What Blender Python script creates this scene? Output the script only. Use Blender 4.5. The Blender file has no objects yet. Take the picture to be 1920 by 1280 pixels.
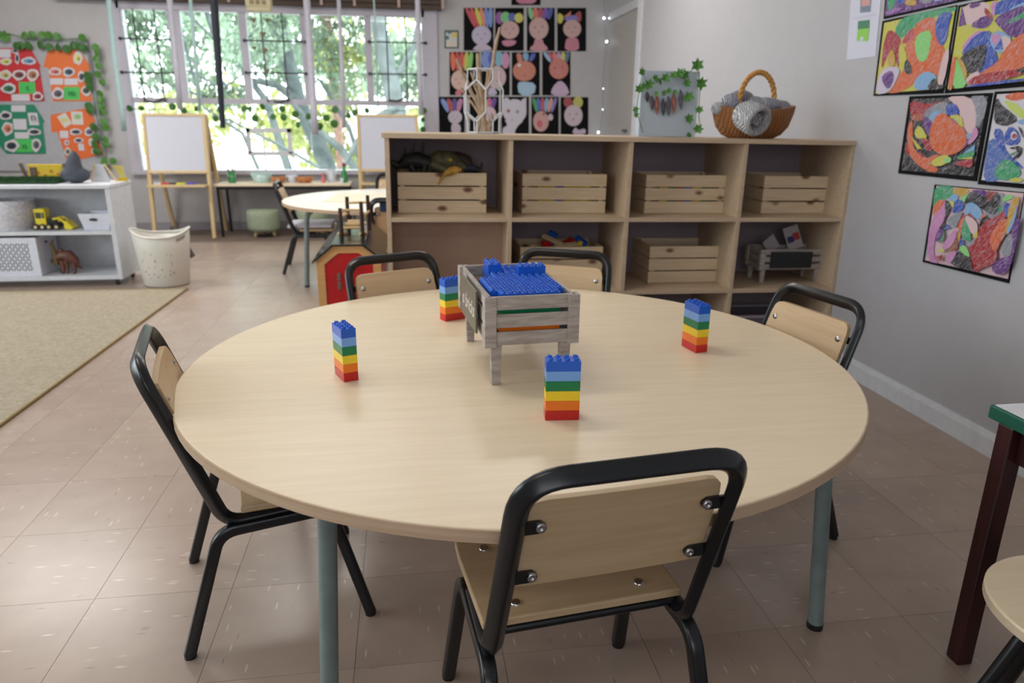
import bpy, math, random
from mathutils import Matrix, Vector, Euler
random.seed(7)
S = bpy.context.scene
COL = S.collection
R_ = math.radians

# ---------------------------------------------------------------- camera
PITCH, YAW, ROLL, CH, FPX = .2996, .1475, -.0097, 1.0693, 1340.7
_f = Vector((math.sin(YAW)*math.cos(PITCH), math.cos(YAW)*math.cos(PITCH), -math.sin(PITCH)))
_r0 = Vector((math.cos(YAW), -math.sin(YAW), 0)); _d0 = _f.cross(_r0)
_r = math.cos(ROLL)*_r0 + math.sin(ROLL)*_d0
_d = -math.sin(ROLL)*_r0 + math.cos(ROLL)*_d0
CO = Vector((0, 0, CH))
cam = bpy.data.cameras.new('camera'); co = bpy.data.objects.new('camera', cam); COL.objects.link(co)
m = Matrix.Identity(4)
for i in range(3):
    m[i][0] = _r[i]; m[i][1] = -_d[i]; m[i][2] = -_f[i]; m[i][3] = CO[i]
co.matrix_world = m
cam.sensor_width = 36; cam.lens = FPX/1920*36; cam.clip_start = .05; cam.clip_end = 200
cam.dof.use_dof = True; cam.dof.focus_distance = 1.25; cam.dof.aperture_fstop = 4.8
S.camera = co
# ---------------------------------------------------------------- world, lamps, exposure
S.view_settings.view_transform = 'Standard'; S.view_settings.look = 'None'
S.view_settings.gamma = 1; S.view_settings.use_curve_mapping = False
S.view_settings.exposure = EXPOSURE = .8
w = bpy.data.worlds.new('world'); S.world = w; w.use_nodes = True
bg = w.node_tree.nodes['Background']; bg.inputs[0].default_value = (.86, .95, 1, 1); bg.inputs[1].default_value = 3.6
def area(name, loc, rot, sx, sy, power, col, portal=False):
    l = bpy.data.lights.new(name, 'AREA'); l.shape = 'RECTANGLE'; l.size = sx; l.size_y = sy
    l.energy = power; l.color = col
    o = bpy.data.objects.new(name, l); o.location = loc; o.rotation_euler = rot; COL.objects.link(o)
    if portal: l.cycles.is_portal = True
    return o
area('window_portal', (-1.15, 7.62, 1.3), (R_(-90), 0, 0), 2.8, 1.5, 1, (1, 1, 1), True)
area('side_fill_portal', (-4.32, 1.9, 1.5), (0, R_(-90), 0), 1.7, 4.2, 1, (1, 1, 1), True)  # unseen side opening, added so that sky light fills the room
for x, y, e in ((-.9, -.5, 5), (-.6, 2.2, 9), (-2.8, 5.4, 26), (-.6, 5.0, 13), (.9, 4.8, 12)):
    area('ceiling_fill', (x, y, 2.6), (0, 0, 0), 1.2, .3, e, (1, .96, .92))  # unseen fill lights added under the ceiling, strongest towards the back
area('rear_fill_light', (-.2, -2.4, 1.5), (R_(90), 0, 0), 2.6, 1.3, 15, (.86, .92, 1))  # unseen fill added behind the camera; the rear wall has no opening
sun = bpy.data.lights.new('sun', 'SUN'); sun.energy = 3.0; sun.angle = R_(2); sun.color = (1, .95, .8)
so = bpy.data.objects.new('sun', sun); so.rotation_euler = (R_(38), R_(-14), 0); COL.objects.link(so)

def ray(u, v): return _r*((u-960)/FPX) + _d*((v-640)/FPX) + _f
def AY(u, v, y): d = ray(u, v); return CO + d*(y/d.y)
def AX(u, v, x): d = ray(u, v); return CO + d*(x/d.x)
def AZ(u, v, z): d = ray(u, v); return CO + d*((z-CH)/d.z)

# ---------------------------------------------------------------- materials
def lin(c):
    o = []
    for x in c[:3]:
        x /= 255
        o.append(x/12.92 if x <= .04045 else ((x+.055)/1.055)**2.4)
    return (*o, 1)
class NT:
    def __init__(s, name):
        s.m = bpy.data.materials.new(name); s.m.use_nodes = True; s.t = s.m.node_tree
        s.b = s.t.nodes['Principled BSDF']
    def n(s, typ, **kw):
        x = s.t.nodes.new(typ)
        for k, v in kw.items():
            if k in x.inputs: x.inputs[k].default_value = v
            else: setattr(x, k, v)
        return x
    def l(s, a, b): s.t.links.new(a, b)
    def ramp(s, fac, stops):
        r = s.n('ShaderNodeValToRGB'); e = r.color_ramp.elements
        while len(e) < len(stops): e.new(.5)
        for i, (p, c) in enumerate(stops): e[i].position = p; e[i].color = c
        s.l(fac, r.inputs[0]); return r.outputs[0]
    def mix(s, fac, a, b, mode='MIX'):
        x = s.n('ShaderNodeMix', data_type='RGBA', blend_type=mode)
        for i, v in ((0, fac), (6, a), (7, b)):
            if hasattr(v, 'links'): s.l(v, x.inputs[i])
            else: x.inputs[i].default_value = v
        return x.outputs[2]
    def coords(s, scale=(1, 1, 1), kind='Object', rnd=True):
        tc = s.n('ShaderNodeTexCoord'); src = tc.outputs[kind]
        if kind == 'World':
            pass
        mp = s.n('ShaderNodeMapping'); mp.inputs['Scale'].default_value = scale
        if rnd:
            oi = s.n('ShaderNodeObjectInfo'); mu = s.n('ShaderNodeMath', operation='MULTIPLY'); s.l(oi.outputs['Random'], mu.inputs[0]); mu.inputs[1].default_value = 37
            ad = s.n('ShaderNodeVectorMath', operation='ADD'); s.l(src, ad.inputs[0]); s.l(mu.outputs[0], ad.inputs[1]); src = ad.outputs[0]
        s.l(src, mp.inputs[0]); return mp.outputs[0]
    def bump(s, h, strength=.2, dist=.002):
        b = s.n('ShaderNodeBump'); b.inputs['Strength'].default_value = strength; b.inputs['Distance'].default_value = dist
        s.l(h, b.inputs['Height']); s.l(b.outputs[0], s.b.inputs['Normal'])
MATS = {}
def plain(name, c, rough=.5, metal=0, var=.06, scale=30, bump=0, spec=.5):
    if name in MATS: return MATS[name]
    t = NT(name); L = lin(c)
    v = t.coords((1, 1, 1)); nz = t.n('ShaderNodeTexNoise', Scale=scale, Detail=3); t.l(v, nz.inputs[0])
    a = tuple(x*(1-var) for x in L[:3])+(1,); b = tuple(min(1, x*(1+var)) for x in L[:3])+(1,)
    t.l(t.ramp(nz.outputs[0], [(.3, a), (.7, b)]), t.b.inputs['Base Color'])
    t.b.inputs['Roughness'].default_value = rough; t.b.inputs['Metallic'].default_value = metal
    t.b.inputs['Specular IOR Level'].default_value = spec
    if bump: t.bump(nz.outputs[0], bump)
    MATS[name] = t.m; return t.m
def wood(name, c1, c2, stretch=(2, 40, 40), rough=.45, knots=0, kc=(110, 62, 35), scale=3, rnd=True, contrast=1):
    if name in MATS: return MATS[name]
    t = NT(name); v = t.coords(stretch, rnd=rnd)
    nz = t.n('ShaderNodeTexNoise', Scale=scale, Detail=6, Roughness=.6, Distortion=.4); t.l(v, nz.inputs[0])
    col = t.ramp(nz.outputs[0], [(.5-.18/contrast, lin(c2)), (.5+.18/contrast, lin(c1))])
    if knots:
        k = t.coords((7, 2, 13), rnd=rnd); vo = t.n('ShaderNodeTexVoronoi', Scale=1); t.l(k, vo.inputs[0])
        f = t.ramp(vo.outputs['Distance'], [(.09*knots, (.95, .95, .95, 1)), (.2*knots, (0, 0, 0, 1))])
        col = t.mix(f, col, lin(kc))
    t.l(col, t.b.inputs['Base Color']); t.b.inputs['Roughness'].default_value = rough
    MATS[name] = t.m; return t.m
LAM = wood('maple_laminate', (236, 217, 188), (227, 207, 176), (1.6, 20, 20), .33, rnd=False, scale=3)
LAMB = wood('bookcase_laminate', (200, 177, 149), (185, 160, 132), (1.5, 18, 18), .5, scale=3)
PLY = wood('chair_ply', (203, 175, 138), (190, 160, 122), (2, 22, 22), .42, scale=3)
EDGE = wood('table_edge', (196, 168, 140), (180, 150, 122), (1, 1, 60), .5, scale=3)
PINE = wood('pine', (230, 208, 176), (214, 189, 152), (2, 30, 30), .6, knots=1, scale=3)
DRIFT = wood('whitewashed_wood', (190, 182, 176), (140, 126, 116), (3, 3, 22), .8, knots=.7, kc=(95, 78, 66), scale=4, contrast=.8)
BACKP = plain('grey_back_panel', (146, 132, 140), .7, scale=6)
BACKB = plain('brown_back_panel', (172, 142, 124), .7, scale=6)
BLK = plain('black_powder_paint', (14, 16, 20), .28, spec=.6)
GRN = plain('grey_green_paint', (116, 128, 125), .3, var=.1)
STEEL = plain('steel_screw', (190, 190, 192), .25, 1)
WHT = plain('white_paint', (206, 207, 212), .5)
WALLM = plain('wall_paint', (186, 184, 186), .6, var=.02, scale=12, bump=.03)
WALLR = plain('cool_grey_wall_paint', (178, 176, 180), .6, var=.02, scale=12, bump=.03)
TRIMM = plain('window_trim_paint', (192, 188, 200), .5, var=.03)
CEIL = plain('ceiling_paint', (225, 223, 218), .8, var=.02)
PINEL = wood('pale_pine_frame', (222, 198, 152), (206, 178, 130), (20, 20, 2), .5, scale=3)
DKRED = wood('dark_red_stain', (62, 22, 20), (40, 13, 13), (20, 20, 2), .35, scale=3)
WHLAM = plain('white_laminate', (222, 222, 226), .35)
CARDK = plain('black_card', (9, 9, 11), .85, spec=.25)
LEAFM = plain('leaf_green', (78, 134, 52), .5, var=.35, scale=12)
LEAFD = plain('leaf_dark_green', (58, 108, 46), .5, var=.35, scale=12)
def floor_mat():
    t = NT('vinyl_tile')
    v = t.coords((1, 1, 1)); oi = t.n('ShaderNodeObjectInfo')
    nz = t.n('ShaderNodeTexNoise', Scale=9, Detail=4); t.l(v, nz.inputs[0])
    col = t.ramp(nz.outputs[0], [(.3, lin((164, 144, 130))), (.7, lin((174, 154, 139)))])
    col = t.mix(.10, col, t.ramp(oi.outputs['Random'], [(0, lin((108, 86, 80))), (1, lin((204, 184, 168)))]))
    # random quarter turn of the fleck direction, tile by tile
    st = t.n('ShaderNodeMath', operation='MULTIPLY'); t.l(oi.outputs['Random'], st.inputs[0]); st.inputs[1].default_value = 7.3
    fr = t.n('ShaderNodeMath', operation='FRACT'); t.l(st.outputs[0], fr.inputs[0])
    gt = t.n('ShaderNodeMath', operation='GREATER_THAN'); t.l(fr.outputs[0], gt.inputs[0]); gt.inputs[1].default_value = .5
    rt = t.n('ShaderNodeMath', operation='MULTIPLY'); t.l(gt.outputs[0], rt.inputs[0]); rt.inputs[1].default_value = math.pi/2
    ro = t.n('ShaderNodeVectorRotate', rotation_type='Z_AXIS'); t.l(v, ro.inputs['Vector']); t.l(rt.outputs[0], ro.inputs['Angle'])
    for sc, thr, c, off in (((7, 46, 7), .085, (226, 208, 196), 0), ((6, 40, 6), .06, (92, 70, 62), 11)):
        mp = t.n('ShaderNodeMapping'); mp.inputs['Scale'].default_value = sc; mp.inputs['Location'].default_value = (off, off, off)
        t.l(ro.outputs[0], mp.inputs[0])
        vo = t.n('ShaderNodeTexVoronoi', Scale=2.2); t.l(mp.outputs[0], vo.inputs[0])
        sp = t.n('ShaderNodeSeparateColor'); t.l(vo.outputs['Color'], sp.inputs[0])
        pick = t.n('ShaderNodeMath', operation='GREATER_THAN'); t.l(sp.outputs[0], pick.inputs[0]); pick.inputs[1].default_value = .80
        f = t.ramp(vo.outputs['Distance'], [(thr*1.2, (1, 1, 1, 1)), (thr*3, (0, 0, 0, 1))])
        mu = t.n('ShaderNodeMath', operation='MULTIPLY'); t.l(f, mu.inputs[0]); t.l(pick.outputs[0], mu.inputs[1])
        mu2 = t.n('ShaderNodeMath', operation='MULTIPLY'); t.l(mu.outputs[0], mu2.inputs[0]); mu2.inputs[1].default_value = .5
        col = t.mix(mu2.outputs[0], col, lin(c))
    t.l(col, t.b.inputs['Base Color']); t.b.inputs['Roughness'].default_value = .27; t.b.inputs['Specular IOR Level'].default_value = .6
    t.bump(nz.outputs[0], .05); return t.m
TILE = floor_mat()
def rug_mat():
    t = NT('woven_rug'); v = t.coords((1, 1, 1), rnd=False)
    a = t.n('ShaderNodeTexWave', Scale=32, Distortion=.6); t.l(v, a.inputs[0])
    nz = t.n('ShaderNodeTexNoise', Scale=60, Detail=4); t.l(v, nz.inputs[0])
    col = t.ramp(nz.outputs[0], [(.3, lin((144, 132, 112))), (.7, lin((174, 162, 140)))])
    col = t.mix(.25, col, t.ramp(a.outputs[1], [(.2, lin((122, 110, 92))), (.8, lin((182, 170, 148)))]))
    t.l(col, t.b.inputs['Base Color']); t.b.inputs['Roughness'].default_value = .9; t.bump(a.outputs[1], .4, .004); return t.m
RUG = rug_mat()
def crayon():
    t = NT('crayon_on_paper'); at = t.n('ShaderNodeAttribute', attribute_name='Col')
    v0 = t.coords((1, 1, 1)); rot = t.n('ShaderNodeVectorRotate', rotation_type='EULER_XYZ'); rot.inputs['Rotation'].default_value = (.9, .8, 0); t.l(v0, rot.inputs['Vector'])
    mp = t.n('ShaderNodeMapping'); mp.inputs['Scale'].default_value = (300, 40, 300); t.l(rot.outputs[0], mp.inputs[0]); v = mp.outputs[0]
    nz = t.n('ShaderNodeTexNoise', Scale=1, Detail=4, Roughness=.7, Distortion=1.2); t.l(v, nz.inputs[0])
    f = t.ramp(nz.outputs[0], [(.48, (0, 0, 0, 1)), (.66, (.75, .75, .75, 1))])
    t.l(t.mix(f, at.outputs[0], lin((196, 192, 200))), t.b.inputs['Base Color']); t.b.inputs['Roughness'].default_value = .75; return t.m
CRAY = crayon()
def flatprint():
    t = NT('printed_card'); at = t.n('ShaderNodeAttribute', attribute_name='Col'); t.l(at.outputs[0], t.b.inputs['Base Color'])
    t.b.inputs['Roughness'].default_value = .45; return t.m
PRINT = flatprint()
def plastic(name, c): return plain(name, c, .22, var=.03)
BLUE = plastic('blue_brick_plastic', (24, 92, 200)); LBL = plastic('light_blue_brick_plastic', (116, 164, 226))
GREEN = plastic('green_brick_plastic', (0, 122, 72)); YEL = plastic('yellow_brick_plastic', (240, 206, 40))
ORA = plastic('orange_brick_plastic', (240, 120, 22)); RED = plastic('red_brick_plastic', (196, 26, 24))

# ---------------------------------------------------------------- mesh helpers
class G:
    def __init__(s): s.v = []; s.f = []; s.sm = []; s.mi = []; s.M = Matrix.Identity(4); s.c = []
    def add(s, vs, fs, smooth=False, mat=0, col=None):
        o = len(s.v)
        s.v += [tuple(s.M @ Vector(p)) for p in vs]
        for f in fs: s.f.append([o+i for i in f]); s.sm.append(smooth); s.mi.append(mat); s.c.append(col)
    def box(s, x0, x1, y0, y1, z0, z1, mat=0, **k):
        s.add([(x, y, z) for z in (z0, z1) for y in (y0, y1) for x in (x0, x1)],
              [(0, 2, 3, 1), (4, 5, 7, 6), (0, 1, 5, 4), (2, 6, 7, 3), (0, 4, 6, 2), (1, 3, 7, 5)], mat=mat, **k)
        return s
    def prism(s, poly, a, b, axis='z', mat=0, col=None):
        n = len(poly)
        def P(p, h): return {'z': (p[0], p[1], h), 'y': (p[0], h, p[1]), 'x': (h, p[0], p[1])}[axis]
        s.add([P(p, a) for p in poly]+[P(p, b) for p in poly],
              [list(range(n))[::-1], list(range(n, 2*n))]+[(i, (i+1) % n, (i+1) % n+n, i+n) for i in range(n)], mat=mat, col=col)
        return s
    def tube(s, pts, r, n=8, sq=None, up=None, mat=0, closed=False):
        pts = [Vector(p) for p in pts]; N = len(pts)
        rr = r if isinstance(r, (list, tuple)) else [r]*N
        T = []
        for i in range(N):
            if closed: t = pts[(i+1) % N]-pts[i-1]
            elif i == 0: t = pts[1]-pts[0]
            elif i == N-1: t = pts[-1]-pts[-2]
            else: t = (pts[i]-pts[i-1]).normalized()+(pts[i+1]-pts[i]).normalized()
            T.append(t.normalized() if t.length > 1e-9 else Vector((0, 0, 1)))
        u = Vector(up) if up else (Vector((0, 0, 1)) if abs(T[0].z) < .9 else Vector((1, 0, 0)))
        vs = []
        for i in range(N):
            t = T[i]; u = (u-t*u.dot(t)); u.normalize(); w = t.cross(u)
            for k in range(n):
                a = 2*math.pi*(k+.5)/n; cx, sx = math.cos(a), math.sin(a)
                if sq:   # superellipse section
                    e = .38; cx = math.copysign(abs(cx)**e, cx)*sq[0]; sx = math.copysign(abs(sx)**e, sx)*sq[1]
                vs.append(pts[i]+(u*cx+w*sx)*rr[i])
        fs = []
        for i in range(N if closed else N-1):
            j = (i+1) % N
            for k in range(n): fs.append((i*n+k, i*n+(k+1) % n, j*n+(k+1) % n, j*n+k))
        s.add(vs, fs, True, mat)
        if not closed: s.add([vs[k] for k in range(n)]+[vs[(N-1)*n+k] for k in range(n)], [list(range(n))[::-1], list(range(n, 2*n))], False, mat)
        return s
    def lathe(s, prof, n=24, c=(0, 0), mat=0, sx=1, sy=1, smooth=True):
        vs = [(c[0]+r*math.cos(2*math.pi*k/n)*sx, c[1]+r*math.sin(2*math.pi*k/n)*sy, z) for r, z in prof for k in range(n)]
        fs = [(i*n+k, i*n+(k+1) % n, (i+1)*n+(k+1) % n, (i+1)*n+k) for i in range(len(prof)-1) for k in range(n)]
        s.add(vs, fs, smooth, mat)
        if prof[0][0] > 1e-5: s.add(vs[:n], [list(range(n))[::-1]], False, mat)
        if prof[-1][0] > 1e-5: s.add(vs[-n:], [list(range(n))], False, mat)
        return s
    def cyl(s, c, r, z0, z1, n=16, mat=0): return s.lathe([(r, z0), (r, z1)], n, c, mat)
    def ball(s, c, r, n=10, mat=0):
        if not isinstance(r, (tuple, list)): r = (r, r, r)
        vs = [(c[0], c[1], c[2]-r[2])]; m_ = n//2
        for i in range(1, m_):
            a = math.pi*i/m_
            for k in range(n):
                b = 2*math.pi*k/n; vs.append((c[0]+r[0]*math.sin(a)*math.cos(b), c[1]+r[1]*math.sin(a)*math.sin(b), c[2]-r[2]*math.cos(a)))
        vs.append((c[0], c[1], c[2]+r[2])); L = len(vs)-1
        fs = [(0, 1+(k+1) % n, 1+k) for k in range(n)]
        for i in range(m_-2):
            for k in range(n): fs.append((1+i*n+k, 1+i*n+(k+1) % n, 1+(i+1)*n+(k+1) % n, 1+(i+1)*n+k))
        fs += [(L, 1+(m_-2)*n+k, 1+(m_-2)*n+(k+1) % n) for k in range(n)]
        s.add(vs, fs, True, mat); return s
    def mesh(s, name, mats):
        me = bpy.data.meshes.new(name); me.from_pydata(s.v, [], s.f)
        for mm in (mats if isinstance(mats, list) else [mats]): me.materials.append(mm)
        me.polygons.foreach_set('use_smooth', s.sm); me.polygons.foreach_set('material_index', s.mi)
        if any(c for c in s.c):
            ca = me.color_attributes.new('Col', 'FLOAT_COLOR', 'CORNER')
            for p, c in zip(me.polygons, s.c):
                for li in p.loop_indices: ca.data[li].color = lin(c) if c else (.5, .5, .5, 1)
        me.update(); return me
def fillet(pts, rad, n=6):
    pts = [Vector(p) for p in pts]; out = [pts[0]]
    for i in range(1, len(pts)-1):
        a, b, c = pts[i-1], pts[i], pts[i+1]; r = rad[i-1] if isinstance(rad, (list, tuple)) else rad
        u = (a-b).normalized(); w_ = (c-b).normalized(); ang = u.angle(w_)
        d = min(r/math.tan(ang/2), (a-b).length*.49, (c-b).length*.49)
        p, q = b+u*d, b+w_*d
        for k in range(n+1):
            t = k/n; out.append(p*(1-t)**2+b*2*t*(1-t)+q*t*t)
    out.append(pts[-1]); return out
def smooth2d(p, it=2):
    for _ in range(it):
        q = []
        for i in range(len(p)):
            a, b = p[i], p[(i+1) % len(p)]
            q += [(a[0]*.75+b[0]*.25, a[1]*.75+b[1]*.25), (a[0]*.25+b[0]*.75, a[1]*.25+b[1]*.75)]
        p = q
    return p
def link(name, data, parent=None, bevel=0, seg=2):
    o = bpy.data.objects.new(name, data); COL.objects.link(o)
    if parent: o.parent = parent
    if bevel:
        b = o.modifiers.new('bevel', 'BEVEL'); b.width = bevel; b.segments = seg; b.limit_method = 'ANGLE'
    return o
def obj(name, g, mat, parent=None, bevel=0, label=None, seg=2):
    o = link(name, g.mesh(name, mat), parent, bevel, seg)
    if label: o['label'] = label
    return o
def tag(o, label, cat, group=None):
    o['label'] = label; o['category'] = cat
    if group: o['group'] = group
    return o
def thing(name, label, cat, loc=(0, 0, 0), rz=0, group=None):
    o = bpy.data.objects.new(name, None); COL.objects.link(o); o.empty_display_size = .05
    o.location = loc; o.rotation_euler = (0, 0, rz); return tag(o, label, cat, group)
def struct(name, g, mat, bevel=0):
    o = obj(name, g, mat, None, bevel); o['kind'] = 'structure'; return o
def dup(root, loc, rz, label, group=None):
    def cp(o, par):
        c = o.copy(); COL.objects.link(c)
        if par: c.parent = par
        for ch in list(o.children): cp(ch, c)
        return c
    r = cp(root, None); r.location = loc; r.rotation_euler = (0, 0, rz); r['label'] = label
    if group: r['group'] = group
    return r

# ================================================================ SETTING
XW, YB, ZC = 1.93, 7.5, 2.7
struct('floor', G().box(-4.4, 2.3, -2.7, 7.6, -.06, -.003), plain('floor_screed', (116, 100, 90), .8))
FL = bpy.data.objects['floor']
TS = .305; tm = G().box(-TS/2+.0005, TS/2-.0005, -TS/2+.0005, TS/2-.0005, -.003, 0).mesh('tile', TILE)
tiles = []
for i in range(-13, 9):
    for j in range(-3, 20):
        x, y = -.4402+(i+.5)*TS, 1.5324+(j+.5)*TS-3*TS
        if not (-4.3 < x < 2.1 and -.2 < y < 7.5): continue
        d = Vector((x, y, -CH)); c = (d.dot(_r), d.dot(_d), d.dot(_f))
        if c[2] > .2 and abs(c[0]/c[2]*FPX) < 1120 and abs(c[1]/c[2]*FPX) < 800: tiles.append((d.length, x, y))
tiles.sort()
for d, x, y in tiles[:299]:
    o = link('tile', tm, FL); o.location = (x, y, 0)
g = G()
for d, x, y in tiles[299:]: g.box(x-TS/2+.0005, x+TS/2-.0005, y-TS/2+.0005, y+TS/2-.0005, -.003, 0)
if tiles[299:]: o = obj('tile', g, TILE, FL); o['kind'] = 'stuff'
struct('ceiling', G().box(-4.5, 2.3, -2.7, 7.7, ZC, ZC+.15), CEIL)
struct('wall_right', G().box(XW, XW+.3, -2.7, 6.12, 0, ZC), WALLR)
struct('wall_right_recess', G().box(XW+.15, XW+.4, 6.12, 7.7, 0, ZC), WALLM)
struct('wall_rear', G().box(-4.5, 2.3, -2.8, -2.6, 0, ZC), WALLM)
g = G().box(-4.5, -4.3, -2.6, -.2, 0, ZC).box(-4.5, -4.3, 4.0, 7.7, 0, ZC).box(-4.5, -4.3, -.2, 4, 0, .7).box(-4.5, -4.3, -.2, 4, 2.3, ZC)  # the gap in this unseen wall is added to let sky light in
struct('wall_left', g, WALLM)
X0, X1, Z0, Z1 = -2.53, .235, .575, 2.03
g = G().box(-4.5, X0, YB, YB+.2, 0, ZC).box(X1, 2.3, YB, YB+.2, 0, ZC).box(X0, X1, YB, YB+.2, 0, Z0).box(X0, X1, YB, YB+.2, Z1, ZC)
struct('wall_back', g, WALLM)
# skirting with a sloped top
def skirt(p0, p1):  # profile along y on the right wall
    return G().prism([(XW, 0), (XW-.016, 0), (XW-.016, .062), (XW-.006, .082), (XW, .082)], p0, p1, 'y')
struct('baseboard_right', skirt(-2.6, 6.12), WHT)
struct('baseboard_back', G().box(-4.3, 2.08, YB-.014, YB, 0, .08), plain('grey_skirting', (150, 146, 152), .5))
struct('trim_1', G().box(XW-.012, XW+.0, 6.02, 6.14, .082, 2.12), WHT, .003)
dr = G().box(XW+.14, XW+.155, 6.2, 7.44, .01, 2.02)
struct('door_1', dr, plain('door_paint', (176, 172, 168), .5), .002)
D1 = bpy.data.objects['door_1']
obj('door_head', G().box(XW+.12, XW+.16, 6.14, 7.48, 2.02, 2.09), WHT, D1)
hp = AX(1172, 245, XW+.138); obj('door_latch', G().box(XW+.12, XW+.14, hp.y-.06, hp.y+.06, hp.z-.012, hp.z+.012), plain('latch_metal', (120, 120, 118), .3, .8), D1, .003)

# window: architrave, sashes, panes
win = G().box(X0-.06, X0+.03, YB-.02, YB+.06, Z0-.03, Z1+.05).box(X1-.03, X1+.12, YB-.02, YB+.06, Z0-.03, Z1+.05).box(X0, X1, YB-.02, YB+.06, Z1-.03, Z1+.05).box(X0-.06, X1+.06, YB-.05, YB+.08, Z0-.035, Z0)
struct('window_1', win, TRIMM, .003); W1 = bpy.data.objects['window_1']
obj('transom', G().box(X0+.03, X1-.03, YB-.01, YB+.06, 1.195, 1.245), TRIMM, W1, .003)
MU = [(-2.105, -2.0), (-1.48, -1.415), (-.925, -.845), (-.335, -.27)]
for a, b in MU: obj('mullion', G().box(a, b, YB, YB+.06, 1.245, Z1-.03), TRIMM, W1, .003)
def glass():
    t = NT('window_glass'); nt = t.t; nt.nodes.remove(t.b); out = nt.nodes['Material Output']
    tr = t.n('ShaderNodeBsdfTransparent'); tr.inputs[0].default_value = (.97, .99, .985, 1)
    gl = t.n('ShaderNodeBsdfGlossy'); gl.inputs['Roughness'].default_value = .02
    fr = t.n('ShaderNodeFresnel'); fr.inputs[0].default_value = 1.3
    mx = t.n('ShaderNodeMixShader'); t.l(fr.outputs[0], mx.inputs[0]); t.l(tr.outputs[0], mx.inputs[1]); t.l(gl.outputs[0], mx.inputs[2]); t.l(mx.outputs[0], out.inputs[0])
    return t.m
GLS = glass()
xs = [X0+.03]+[q for ab in MU for q in ab]+[X1-.03]
for k in range(0, 10, 2):
    obj('pane', G().box(xs[k]+.002, xs[k+1]-.002, YB+.03, YB+.034, 1.247, Z1-.032), GLS, W1)
for a, b in ((X0+.032, -.9), (-.898, X1-.032)): obj('pane', G().box(a, b, YB+.03, YB+.034, Z0+.002, 1.193), GLS, W1)
# dark latch stays on the openable sashes
for u, v in ((290, 189), (527, 189), (745, 187)):
    p = AY(u, v, YB-.02); obj('window_stay', G().tube([(p.x-.07, p.y, p.z-.005), (p.x, p.y-.02, p.z-.012), (p.x+.08, p.y, p.z+.02)], .009, 6), BLK, W1)
# iron bar grids inside three sashes
BARS = [((251, 12, 269, 192), (290, 12, 308, 192), (225, 73, 320, 73), (228, 136, 325, 136)),
        ((492, 25, 500, 192), (530, 17, 538, 192), (458, 77, 573, 77), (461, 137, 574, 137)),
        ((725, 22, 728, 192), (761, 22, 763, 192), (692, 79, 798, 80), (693, 138, 798, 140))]
for k, bs in enumerate(BARS):
    t = thing('window_grille', ['black iron bar grille over the leftmost window sash beside the pinboard wall', 'black iron bar grille over the middle window sash behind the heart mobile', 'black iron bar grille over the rightmost window sash above the second easel'][k], 'grille', AY(bs[0][0], 190, YB-.03), 0, 'iron grilles over the window sashes')
    o0 = t.location.copy()
    for i, (u0, v0, u1, v1) in enumerate(bs):
        a, b = AY(u0, v0, YB-.03), AY(u1, v1, YB-.03)
        if i < 2: a.x = b.x = (a.x+b.x)/2; a.y = b.y = YB-.037
        else: a.z = b.z = (a.z+b.z)/2
        a.z = min(a.z, 2.0)
        gg = G().tube([a-o0, b-o0], .007, 6)
        if i >= 2:
            for e in (a, b): gg.ball(tuple(e-o0), .016, 6)
        obj('bar', gg, BLK, t)
# rolled bamboo blind above the window
bl = thing('bamboo_blind', 'rolled dark brown bamboo blind along the top of the window', 'blind', (0, YB-.07, 2.06))
bm_ = wood('dark_bamboo', (96, 80, 68), (62, 50, 42), (2, 2, 60), .7)
for k in range(4): obj('slat', G().box(-3.02, .40, -.03+.004*k, .03, .045*k, .045*k+.04), bm_, bl, .003)
for u in (228, 296, 430, 603, 665, 748, 830):
    p = AY(u, 10, YB-.1); obj('blind_hook', G().box(p.x-.012, p.x+.012, -.045, -.03, .01, .12), plain('cream_clip', (196, 170, 160), .5), bl, .003)

# ================================================================ OUTDOORS
go = struct('outdoor_ground', G().box(-14, 12, 7.9, 40, -1.0, -.9), plain('pale_paving', (205, 205, 200), .9, scale=.6, var=.12))
def leafcloud(cs, n, size, seed):
    rd = random.Random(seed); g = G()
    for _ in range(n):
        c, r = cs[rd.randrange(len(cs))]
        while True:
            p = Vector((rd.uniform(-1, 1), rd.uniform(-1, 1), rd.uniform(-1, 1)))
            if .1 < p.length < 1: break
        p = Vector(c)+Vector((p.x*r[0], p.y*r[1], p.z*r[2]))
        a = Euler((rd.uniform(0, 6), rd.uniform(0, 6), rd.uniform(0, 6))).to_matrix(); s = size*rd.uniform(.6, 1.3)
        g.add([p+a @ Vector(q)*s for q in ((-1, 0, 0), (0, -.45, .08), (1.1, 0, 0), (0, .45, .08))], [(0, 1, 2, 3)])
    return g
BARK = plain('grey_bark', (84, 92, 92), .9, var=.3, scale=6)
LV = [plain('cool_green_foliage', (104, 126, 100), .6, var=.55, scale=1.6), plain('yellow_green_foliage', (158, 166, 98), .6, var=.45, scale=1.6), plain('blue_green_foliage', (116, 136, 116), .6, var=.55, scale=1.6)]
def tree(label, x, y, trunk, branches, clouds, n, size, mat, seed):
    t = thing('tree', label, 'tree', (x, y, -.9), 0, 'trees outside the window')
    obj('trunk', G().tube([Vector(p)-t.location for p in trunk[0]], [r*.62 for r in trunk[1]], 8), BARK, t)
    for pts, r in branches: obj('branch', G().tube([Vector(p)-t.location for p in pts], [q*.6 for q in r], 6), BARK, t)
    g = leafcloud([(Vector(c)-t.location, r) for c, r in clouds], int(n*1.15), size*.72, seed)
    o = obj('foliage', g, LV[mat], t); o['kind'] = 'stuff'
rt = random.Random(3)
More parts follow.
